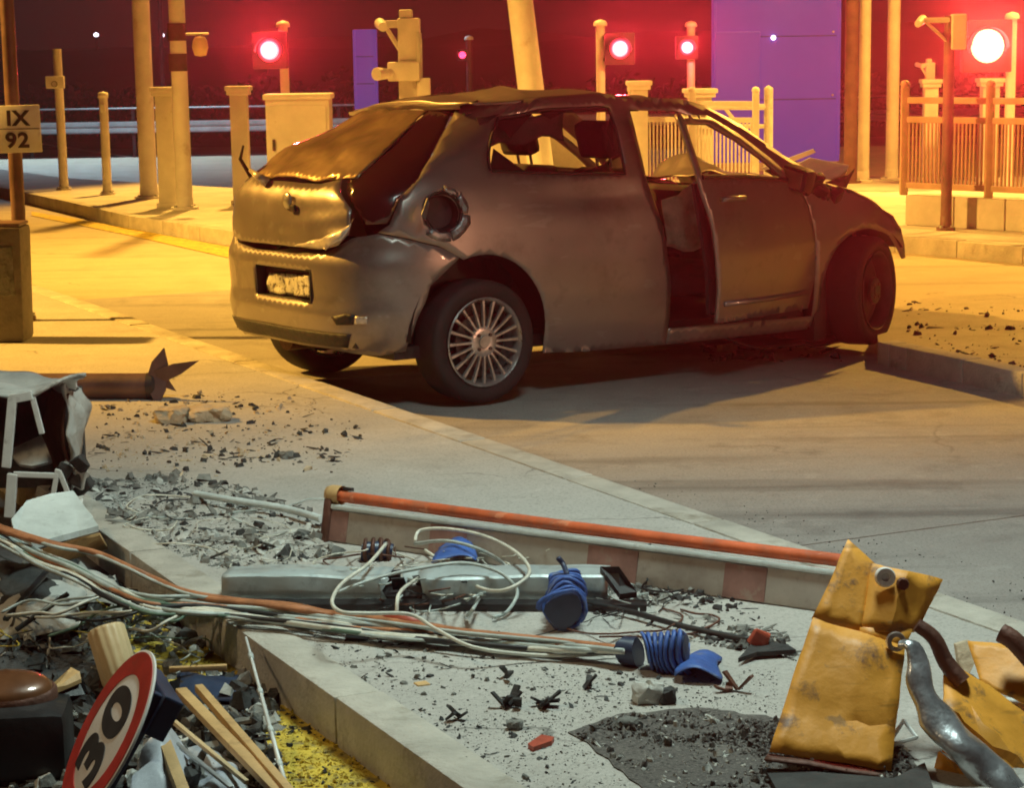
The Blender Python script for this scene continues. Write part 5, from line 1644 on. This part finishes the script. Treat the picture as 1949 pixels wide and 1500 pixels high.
# ---- bent yellow steel plate, right foreground
Yy = P(1590, 1450).y
def YP(px, py, dy=0.0): return AT(px, py, Yy + dy)
root = empty('yellow_plate', P(1590, 1450), 'bent and scratched yellow steel plate standing in the right foreground', 'plate')
def yelsheet(name, quad, nu, nv, amp, seed, m, parent, th=.006, dyf=None, angle=24):
    """bent sheet between four (px, py, dy) corners bl, br, tr, tl, with sharp irregular folds"""
    rnd = random.Random(seed)
    mb = MB()
    for j in range(nv):
        for i in range(nu):
            u, v = i / (nu - 1), j / (nv - 1)
            inner = 0 < i < nu - 1 and 0 < j < nv - 1
            if inner:
                u += rnd.uniform(-.3, .3) / (nu - 1); v += rnd.uniform(-.3, .3) / (nv - 1)
            a = [quad[0][k] + (quad[1][k] - quad[0][k]) * u for k in range(3)]
            b = [quad[3][k] + (quad[2][k] - quad[3][k]) * u for k in range(3)]
            c = [a[k] + (b[k] - a[k]) * v for k in range(3)]
            q = YP(c[0], c[1], c[2] + (dyf(u, v) if dyf else 0))
            mb.v.append(tuple(q + crumple(q, amp, 13, seed)))
    for j in range(nv - 1):
        for i in range(nu - 1):
            p = (j * nu + i, j * nu + i + 1, (j + 1) * nu + i + 1, (j + 1) * nu + i)
            mb.f += [(p[0], p[1], p[2]), (p[0], p[2], p[3])] if (i + j) % 2 else [(p[0], p[1], p[3]), (p[1], p[2], p[3])]
    o = mb.build(name, M_[m], parent, smooth=True, angle=angle)
    o.modifiers.new('th', 'SOLIDIFY').thickness = th
    return o
def fold(v, c, w): return max(0.0, 1 - abs(v - c) / w)
yelsheet('lower_face', [(1463, 1432, -.10), (1695, 1468, -.10), (1722, 1232, .13), (1545, 1178, .15)], 9, 10, .004, 1, 'yellow_steel', root, dyf=lambda u, v: (.014 * fold(v, .34, .16) - .022 * fold(u, .62, .26) * fold(v, .85, .5)))
yelsheet('upper_fin', [(1545, 1178, .15), (1642, 1207, .14), (1668, 1078, .245), (1614, 1028, .28)], 6, 7, .003, 2, 'yellow_steel', root)
yelsheet('side_flange', [(1636, 1205, .140), (1742, 1205, .17), (1792, 1104, .27), (1660, 1074, .246)], 7, 6, .005, 3, 'yellow_steel', root, dyf=lambda u, v: -.035 * fold(u, .5, .4) * (.3 + .7 * v))
yelsheet('torn_web', [(1636, 1212, .138), (1722, 1236, .128), (1736, 1200, .168), (1636, 1196, .145)], 5, 3, .005, 9, 'yellow_steel', root)
o = yelsheet('lip', [(1456, 1444, -.13), (1692, 1480, -.13), (1697, 1470, -.095), (1463, 1433, -.095)], 10, 3, .004, 4, 'rust_brown', root)
Mn = (-FWD).to_track_quat('Z', 'Y').to_matrix()
MB().lathe([(.0, .002), (.009, .002), (.010, .006), (.021, .007), (.024, .003), (.024, -.01)], 20, Mn, YP(1685, 1099, .195)).build('washer', M_['sign_white'], root, smooth=True, angle=50)
MB().lathe([(.0, .01), (.012, .01), (.016, 0)], 10, Mn, YP(1718, 1112, .20)).build('bolt', M_['rust_brown'], root)
MB().lathe([(.012, .0), (.012, .012), (.022, .012), (.024, 0)], 16, Mn, YP(1705, 1222, .115)).build('ring', M_['alloy'], root, smooth=True, angle=50)
MB().box(YP(1545, 1455, -.10), (.008, .008, .03)).build('bolt', M_['alloy'], root)
# dark scrap under the plate
for k, (px, py) in enumerate(((1480, 1478), (1540, 1492), (1620, 1498), (1720, 1480))):
    pass
pts = [P(1455, 1470, IZ + .012), P(1700, 1490, IZ + .012), P(1760, 1460, IZ + .012), P(1780, 1520, IZ + .012), P(1480, 1515, IZ + .012)]
tag(MB().plate(pts, (0, 0, 1), .01).build('black_sheet', M_['rubble_dark']), 'black torn sheet lying under the yellow plate', 'sheet')
pts = [P(1690, 1420, IZ + .03), P(1745, 1405, IZ + .05), P(1720, 1372, IZ + .07)]
fr = empty('wire_triangle', pts[0], 'thin white bent wire triangle right of the yellow plate foot', 'wire')
for i in range(3):
    MB().tube([pts[i], pts[(i + 1) % 3]], .005, 6).build('wire', M_['white_frame'], fr)

# ---- chrome bent tube
pts = [YP(1718, 1228, .02), YP(1738, 1232, .0), YP(1752, 1270, -.02), YP(1757, 1320, -.05), YP(1785, 1375, -.08), YP(1835, 1425, -.12), YP(1890, 1480, -.16), YP(1935, 1530, -.2)]
o = MB().tube(catmull(pts, 6), [.015 + .035 * smooth01(i / 30) for i in range(43)], 18, flat=.6).build('chrome_tube', M_['chrome'], smooth=True, angle=60)
jit(o, .016, 12, 3)
tag(o, 'bent shiny chrome tube leaning right of the yellow plate', 'tube')
pts = [YP(1745, 1190, .14), YP(1778, 1215, .13), YP(1800, 1260, .12), YP(1832, 1300, .1)]
tag(MB().tube(catmull(pts, 4), [.022 + .008 * (i / 12) for i in range(13)], 14, flat=.7).build('rusty_tube', M_['rust_brown'], smooth=True, angle=60), 'short rusty brown tube behind the chrome tube', 'tube')
pts = [YP(1905, 1205, .30), YP(1935, 1225, .28), YP(1990, 1290, .25)]
tag(MB().tube(catmull(pts, 4), .024, 14).build('rusty_tube', M_['rust_brown'], smooth=True, angle=60), 'rusty brown tube cut by the right edge', 'tube')
# yellow beam lying to the right
root = empty('yellow_beam', P(1850, 1490), 'long crushed yellow steel beam running to the lower right corner', 'beam')
yelsheet('top_face', [(1790, 1430, -.08), (1960, 1570, -.2), (2010, 1400, .12), (1800, 1255, .16)], 9, 9, .009, 6, 'yellow_steel', root, dyf=lambda u, v: -.05 * fold(v, .55, .2))
yelsheet('front_face', [(1780, 1470, -.04), (1930, 1600, -.16), (1960, 1570, -.2), (1790, 1430, -.08)], 12, 5, .006, 7, 'yellow_steel', root)
root = empty('yellow_sign_panel', P(1900, 1340), 'flat orange-yellow panel lying at the right edge behind the beam', 'panel')
yelsheet('sheet', [(1866, 1305, .30), (1960, 1345, .22), (2000, 1240, .34), (1845, 1222, .40)], 12, 9, .006, 8, 'yellow_steel', root)
pts = [P(1815, 1225, IZ + .12), P(1840, 1218, IZ + .13), P(1850, 1260, IZ + .09), P(1838, 1285, IZ + .06), P(1820, 1262, IZ + .08)]
tag(MB().plate(pts, (.3, -1, .1), .015).build('bent_bracket', M_['stone_tan']), 'small bent tan bracket between rusty tube and yellow panel', 'bracket')
tag(MB().tube([P(1845, 1290, IZ + .05), P(1925, 1350, IZ + .03)], .010, 8).build('dark_rod', M_['dark_metal']), 'thin dark rod lying behind the yellow beam', 'rod')
pts = [P(1905, 1340, IZ + .02), P(1949, 1330, IZ + .02), P(2000, 1360, IZ + .02), P(1945, 1372, IZ + .02)]
tag(MB().plate(pts, (0, 0, 1), .012).build('pale_shard', M_['pale_plastic']), 'pale plastic shard at the right edge below the yellow panel', 'shard')

# ================================================================== lower left heap
# ---- round 30 sign
R30 = .212
ctr = G(206, 1398, .20)
e1 = (RIGHT * .50 + UP * .866).normalized()
side_n = (RIGHT * -.866 + UP * .5).normalized()
nn = (side_n * .925 - FWD * .38).normalized()
e2 = nn.cross(e1).normalized()
M30 = Matrix((e1, e2, nn)).transposed()
M30_4 = M30.to_4x4(); M30_4.translation = ctr
root = empty('speed_limit_sign', ctr, 'round red-rimmed 30 speed limit sign leaning in the lower left heap', 'sign')
o = MB().lathe([(0, -.004), (R30 * .985, -.004), (R30, -.002), (R30, .003), (R30 * .985, .004), (0, .004)], 64, M30, ctr).build('disc', M_['sign_white'], root, smooth=True, angle=40)
MB().lathe([(R30 * .70, .0045), (R30 * .70, .006), (R30 * .97, .006), (R30 * .97, .0045)], 64, M30, ctr).build('red_ring', M_['sign_red'], root, smooth=True, angle=40)
text_mesh('30', .250, M30_4 @ Matrix.Translation((-.008, 0, .0055)), 'numeral', 'sign_black', root, .0008, .92, 1.06, .011)
for k in (-.6, .6):
    MB().box(ctr + M30 @ Vector((0, k * R30, -.02)), (R30 * 1.5, .03, .028), M30, .004).build('back_rail', M_['blue_dark'], root)
MB().box(ctr + M30 @ Vector((R30 * .55, -R30 * .1, -.05)), (.10, .28, .05), M30, .006).build('back_bracket', M_['blue_dark'], root)

# ---- beige ribbed cylinder
p0, p1 = G(232, 1300, .06), G(200, 1195, .20)
root = empty('ribbed_cylinder', p0, 'beige ribbed plastic cylinder standing behind the 30 sign', 'cylinder')
d = (p1 - p0); Mc = basis(d) @ Matrix.Rotation(math.pi / 2, 3, 'Y')
mb = MB(); n = 72; rr = .052; Lc = d.length
for h, k in ((0, .96), (.01, 1), (Lc * .94, 1), (Lc * .985, .95), (Lc, .86), (Lc, 0)):
    for i in range(n):
        an = 2 * math.pi * i / n
        r_ = rr * k * (1 + (.035 * math.cos(an * 14) if 0 < h < Lc * .95 else 0))
        mb.v.append(tuple(p0 + Mc @ Vector((r_ * math.cos(an), r_ * math.sin(an), h))))
mb.f += [(j * n + i, j * n + (i + 1) % n, (j + 1) * n + (i + 1) % n, (j + 1) * n + i) for j in range(5) for i in range(n)]
mb.build('body', M_['beige_plastic'], root, smooth=True, angle=40)
if (Mc @ Vector((0, 0, 1))).dot(d) < 0: print('CYL FLIPPED')
for k in range(4):
    q = p0 + d * .05 + Mc @ Vector((math.cos(k * 1.2 + 3.2) * rr, math.sin(k * 1.2 + 3.2) * rr, .01))
    jit(MB().box(q, (.03, .03, .03), None, .006).build('torn_clip', M_['rust_brown'], root), .01, 30, k)

# ---- signal lantern lying on its back: amber lens, visor, black body
c = G(40, 1330, .20)
root = empty('signal_lantern', G(40, 1420, .006), 'fallen signal lantern with amber lens lying in the lower left corner', 'traffic light')
Rl = Matrix.Rotation(.12, 3, 'Z') @ Matrix.Rotation(-.06, 3, 'X')
ctr_b = G(30, 1400, .10)
MB().box((ctr_b.x - .04, ctr_b.y + .01, .09), (.34, .26, .168), Rl, .03).build('housing', M_['black_plastic'], root, smooth=True, angle=45)
lc = G(12, 1312, .195)
MB().lathe([(.116, -.01), (.113, .008), (.100, .020), (.078, .029), (.045, .035), (0, .037)], 40, Matrix.Rotation(.10, 3, 'X') @ Matrix.Diagonal((1.0, .8, 1)), lc).build('lens', M_['amber_lens'], root, smooth=True)
mb = MB().lathe([(.108, -.04), (.126, -.04), (.126, -.004), (.118, .004), (.110, .0)], 40, Matrix.Rotation(.10, 3, 'X') @ Matrix.Diagonal((1.0, .8, 1)), lc)
mb.build('lens_ring', M_['rust_brown'], root, smooth=True, angle=45)
pts = [G(100, 1310, .19), G(135, 1278, .2), G(152, 1286, .195), G(155, 1300, .18), G(90, 1328, .17)]
MB().plate(pts, (0, 0, 1), .01).build('corner_plate', M_['timber_tan'], root)
pts = [G(90, 1330, .165), G(158, 1300, .175), G(168, 1322, .15), G(150, 1330, .12), G(110, 1360, .1)]
MB().plate(pts, (0, -.5, 1), .01).build('visor', M_['black_plastic'], root)

# ---- tan bars, white antenna rod, plastic film
def bar(name, a, b, wd, th, m, label, cat='bar'):
    M = basis(b - a)
    return tag(MB().box((a + b) / 2, ((b - a).length, wd, th), M, .003).build(name, M_[m], smooth=True, angle=40), label, cat)
bar('tan_bar', G(378, 1310, .10), G(560, 1520, .05), .022, .022, 'timber_tan', 'tan bar, upper one of the parallel pair right of the 30 sign')
bar('tan_bar', G(344, 1316, .10), G(550, 1530, .04), .030, .02, 'timber_tan', 'tan bar, lower one of the parallel pair right of the 30 sign')
bar('tan_strip', G(304, 1352, .12), G(470, 1490, .05), .012, .012, 'beige_plastic', 'thin tan strip below the pair of bars')
bar('tan_post', G(296, 1372, .12), G(352, 1520, .05), .030, .028, 'timber_tan', 'short stout tan post right below the 30 sign')
bar('grey_strip', G(318, 1402, .09), G(440, 1500, .05), .012, .008, 'galvanised', 'thin grey strip beside the stout tan post')
bar('pale_bar', G(322, 1275, .05), G(432, 1270, .05), .02, .015, 'timber_tan', 'pale bar lying level behind the 30 sign')
a, b = G(468, 1214, .17), G(550, 1520, .02)
root = empty('antenna_rod', b, 'thin white rod leaning against the island kerb', 'rod')
MB().tube([a, (a + b) / 2, b], [.0035, .0055, .0065], 8).build('rod', M_['white_frame'], root, smooth=True)
for t in (.12, .36, .6, .8):
    q = a.lerp(b, t)
    MB().tube([q, a.lerp(b, t + .03)], .0075, 8).build('collar', M_['pale_plastic'], root, smooth=True)
def film(px, py, wx, wy, z, h, m, label, seed, name='plastic_film', nx=16, ny=12):
    mb = MB()
    for j in range(ny):
        for i in range(nx):
            u, v = i / (nx - 1), j / (ny - 1)
            q = G(px + wx * (u - .5), py - wy * (v - .5), z)
            q.z += h * math.sin(math.pi * u) * math.sin(math.pi * v)
            mb.v.append(tuple(q + crumple(q, h * .7, 11, seed)))
    mb.f += [(j * nx + i, j * nx + i + 1, (j + 1) * nx + i + 1, (j + 1) * nx + i) for j in range(ny - 1) for i in range(nx - 1)]
    o = mb.build(name, M_[m], smooth=True, angle=40)
    o.modifiers.new('th', 'SOLIDIFY').thickness = .002
    return tag(o, label, 'sheet')
film(305, 1460, 100, 120, .04, .07, 'film_plastic', 'pale crumpled film bulging right of the 30 sign rim', 1)
film(410, 1470, 130, 90, .02, .05, 'film_plastic', 'bluish crumpled film under the tan bars', 2)
film(395, 1310, 120, 50, .02, .03, 'blue_dark', 'dark blue crumpled sheet under the tan bars upper ends', 3, 'dark_sheet')
film(70, 1150, 170, 110, .04, .06, 'cabinet_skin', 'crumpled grey sheet under the cable bundle at the left edge', 4, 'crumpled_sheet')
film(60, 1110, 120, 70, .08, .05, 'rubble_dark', 'black crumpled sheet under the cables, upper left of the heap', 5, 'crumpled_sheet')
film(170, 1120, 110, 50, .05, .04, 'cabinet_skin', 'small grey crumpled sheet under the middle of the cable sag', 6, 'crumpled_sheet')
for k, (a, b) in enumerate((((10, 1180), (105, 1070)), ((30, 1200), (130, 1130)))):
    bar('black_strut', G(*a, .07), G(*b, .16), .018, .012, 'black_plastic', ['thin black strut, upper of two crossing the grey sheet', 'thin black strut, lower of two crossing the grey sheet'][k], 'strut')

# ================================================================== loose litter too small to count
def litter(name, region, n, smin, smax, m, seed, z=IZ, flatness=.5, clump=1.0):
    rnd = random.Random(seed)
    mb = MB(); tries = 0; done = 0
    xs = [p[0] for p in region]; ys = [p[1] for p in region]
    while done < n and tries < n * 40:
        tries += 1
        px, py = rnd.uniform(min(xs), max(xs)), rnd.uniform(min(ys), max(ys))
        if not inside((px, py), region): continue
        q = G(px, py, z)
        cl = noise.noise(Vector((q.x * 2.2 + seed, q.y * 2.2, 0))) + .6 * noise.noise(Vector((q.x * 7 + seed, q.y * 7, 3)))
        if cl * clump < rnd.uniform(-.4, .5): continue
        s = smin + (smax - smin) * rnd.random() ** 3.5
        typ = rnd.random()
        el = rnd.uniform(1.6, 4.0) if typ < .35 else rnd.uniform(1, 1.5)      # slivers and lumps
        fl = flatness * (.25 if typ < .6 else 1.3)
        if typ < .35: s *= .7
        R = Matrix.Rotation(rnd.uniform(0, 6.3), 3, 'Z') @ Matrix.Rotation(rnd.gauss(0, .35), 3, 'X') @ Matrix.Rotation(rnd.gauss(0, .25), 3, 'Y')
        k = rnd.randint(4, 7); top = []; bot = []
        lift = Vector((0, 0, abs(R[2][0]) * s * el * .6))
        for i in range(k):
            an = 2 * math.pi * i / k + rnd.uniform(-.35, .35)
            rr = s * rnd.uniform(.6, 1.15)
            v = Vector((math.cos(an) * rr * el, math.sin(an) * rr * .8, 0))
            bot.append(q + lift + R @ v + Vector((0, 0, -.002)))
            top.append(q + lift + R @ (v * rnd.uniform(.45, .95) + Vector((0, 0, s * fl * rnd.uniform(.4, 1.5)))))
        mb.add(bot + top, [tuple(range(k, 2 * k))] + [(i, (i + 1) % k, k + (i + 1) % k, k + i) for i in range(k)])
        done += 1
    return tag(mb.build(name, M_[m], recalc=True), kind='stuff')
heap = [(170, 920), (330, 900), (470, 930), (615, 985), (640, 1060), (560, 1075), (430, 1090), (300, 1040), (220, 1000), (175, 960)]
mid = [(170, 770), (480, 735), (640, 770), (700, 830), (640, 900), (420, 920), (190, 900)]
low = [(460, 1195), (700, 1210), (1000, 1260), (1300, 1290), (1480, 1270), (1480, 1360), (1180, 1350), (1080, 1390), (1200, 1500), (880, 1500), (640, 1330)]
right_d = [(1110, 1120), (1330, 1110), (1480, 1180), (1520, 1260), (1300, 1220), (1130, 1170)]
left_low = [(0, 1070), (170, 1090), (330, 1150), (480, 1260), (530, 1340), (520, 1500), (0, 1500)]
tag(litter('grey_rubble', heap, 520, .004, .034, 'rubble', 1), 'grey rubble scattered left of the boom end', 'rubble')
tag(litter('pale_rubble', heap, 420, .004, .034, 'rubble_pale', 2, flatness=.3), 'pale rubble scattered left of the boom end', 'rubble')
tag(litter('dark_rubble', heap, 260, .003, .026, 'rubble_dark', 3), 'dark rubble scattered left of the boom end', 'rubble')
tag(litter('dark_crumbs', mid, 420, .004, .022, 'rubble_dark', 4), 'dark crumbs on the island in front of the tailgate', 'rubble')
tag(litter('tan_crumbs', mid, 300, .004, .02, 'stone_tan', 5), 'tan crumbs on the island in front of the tailgate', 'rubble')
tag(litter('dark_chips', low, 240, .002, .013, 'rubble_dark', 6, flatness=.35), 'dark chips on the pale concrete in the foreground', 'rubble')
tag(litter('grey_chips', low, 300, .002, .011, 'rubble', 7), 'grey chips on the pale concrete in the foreground', 'rubble')
tag(litter('mixed_rubble', right_d, 500, .004, .022, 'rubble', 8), 'rubble behind the grey duct on the right', 'rubble')
tag(litter('black_rubble', right_d, 260, .004, .02, 'rubble_dark', 9), 'black crumbs behind the grey duct on the right', 'rubble')
grav = [(1095, 1398), (1180, 1366), (1330, 1354), (1490, 1375), (1720, 1425), (1760, 1500), (1250, 1500)]
tag(litter('gravel', grav, 2200, .003, .012, 'gravel_dark', 10, IZ + .004, .8), 'dark gravel in the torn-out patch', 'gravel')
tag(litter('gravel_pale', grav, 300, .003, .011, 'rubble_pale', 11, IZ + .004, .8), 'pale grains in the gravel patch', 'gravel')
tag(litter('heap_dark', left_low, 1800, .004, .042, 'rubble_dark', 12, .008, .7), 'black debris covering the lower road at the left', 'rubble')
tag(litter('heap_grey', left_low, 1100, .003, .036, 'rubble', 13, .010, .7), 'grey debris covering the lower road at the left', 'rubble')
tag(litter('heap_pale', left_low, 380, .003, .035, 'rubble_pale', 14, .012, .6), 'pale debris covering the lower road at the left', 'rubble')
yel = [(520, 1345), (600, 1345), (760, 1480), (780, 1500), (540, 1500)]
tag(litter('yellow_grit', yel, 700, .003, .010, 'yellow_paint', 15, .011, .6), 'yellow grit on the painted lower road', 'grit')
tag(litter('dark_grit', yel, 160, .003, .012, 'rubble_dark', 16, .011, .5), 'dark grit on the yellow paint', 'grit')
behind = [(1715, 570), (1949, 590), (1949, 700), (1720, 655)]
tag(litter('island_crumbs', behind, 160, .004, .03, 'rubble_dark', 17, IZ), 'dark crumbs on the island behind the front wheel', 'rubble')
under = [(1330, 640), (1500, 640), (1620, 690), (1350, 690)]
tag(litter('car_fragments', under, 90, .01, .06, 'car_black', 18, .012, .5), 'black car fragments under the crushed front', 'rubble')
tag(litter('fine_grit', heap, 2600, .0015, .006, 'rubble_pale', 31, IZ, .6), 'fine pale grit left of the boom end', 'grit')
tag(litter('fine_black_grit', heap + [], 1500, .0015, .006, 'rubble_dark', 32, IZ, .6), 'fine black grit left of the boom end', 'grit')
tag(litter('fine_dust', low, 2600, .001, .004, 'rubble', 33, IZ, .5), 'fine grey grit on the pale concrete', 'grit')
tag(litter('fine_ash', low, 1500, .001, .005, 'rubble_dark', 34, IZ, .4), 'fine ash specks on the pale concrete', 'ash')
tag(litter('fine_lane_grit', [(700, 900), (1000, 850), (1949, 1100), (1949, 1190), (1100, 905)], 140, .0015, .005, 'rubble_dark', 35, .014, .5), 'sparse grit on the near lane', 'grit')
# thin wires tangled over the duct and in the left heap
def tangle(name, px, py, wx, wy, z0, zr, n, label, seed, kinds):
    rnd = random.Random(seed)
    root = empty(name, G(px, py, z0), label, 'wires')
    for k in range(n):
        x, y = px + rnd.uniform(-.5, .5) * wx, py + rnd.uniform(-.5, .5) * wy
        an = rnd.uniform(0, 6.3); pts = []
        for i in range(rnd.randint(6, 12)):
            pts.append(G(x, y, z0 + abs(noise.noise(Vector((i * .5, k, seed)))) * zr))
            an += rnd.gauss(.35, .55); st = rnd.uniform(14, 34)
            x += math.cos(an) * st * 1.5; y += math.sin(an) * st * .5
        MB().tube(catmull(pts, 4), rnd.uniform(.0016, .0034), 6).build('wire', M_[rnd.choice(kinds)], root, smooth=True)
    return root
tangle('wire_tangle', 830, 1090, 300, 80, IZ + .01, .14, 16, 'tangle of thin pale and black wires over the grey duct', 1, ['pale_cable', 'grey_cable', 'black_cable', 'pale_cable', 'rust_brown'])
tangle('wire_tangle', 150, 1170, 320, 110, .03, .10, 22, 'tangle of thin wires in the dark heap under the cable bundle', 2, ['grey_cable', 'green_cable', 'pale_cable', 'black_cable', 'yellow_paint'])
tangle('wire_tangle', 1230, 1150, 180, 60, IZ + .005, .06, 9, 'thin black wires trailing right of the grey duct', 3, ['black_cable', 'rust_brown', 'grey_cable'])
tangle('wire_tangle', 420, 1010, 320, 70, IZ + .005, .04, 10, 'thin pale wires on the rubble left of the boom', 4, ['grey_cable', 'pale_cable', 'black_cable'])
o = MB().box(G(1382, 655, .06), (.12, .05, .09), Matrix.Rotation(.6, 3, 'Z'), .012).build('pale_fragment', M_['trim_beige'])
tag(jit(o, .02, 12), 'pale broken fragment under the sill by the front wheel', 'fragment')

# ------------------------------------------------------------------ haze volume added for the red halos of the signals, round the whole scene
hm = bpy.data.materials.new('haze')
hm.use_nodes = True
nt = hm.node_tree
nt.nodes.remove(nt.nodes['Principled BSDF'])
pv = nt.nodes.new('ShaderNodeVolumePrincipled')
pv.inputs['Color'].default_value = (.95, .93, .92, 1)
pv.inputs['Density'].default_value = HAZE
pv.inputs['Anisotropy'].default_value = .86
nt.links.new(pv.outputs['Volume'], nt.nodes['Material Output'].inputs['Volume'])
o = MB().box((0, 60, 5.5), (300, 190, 15)).build('haze', hm)
tag(o, kind='stuff')
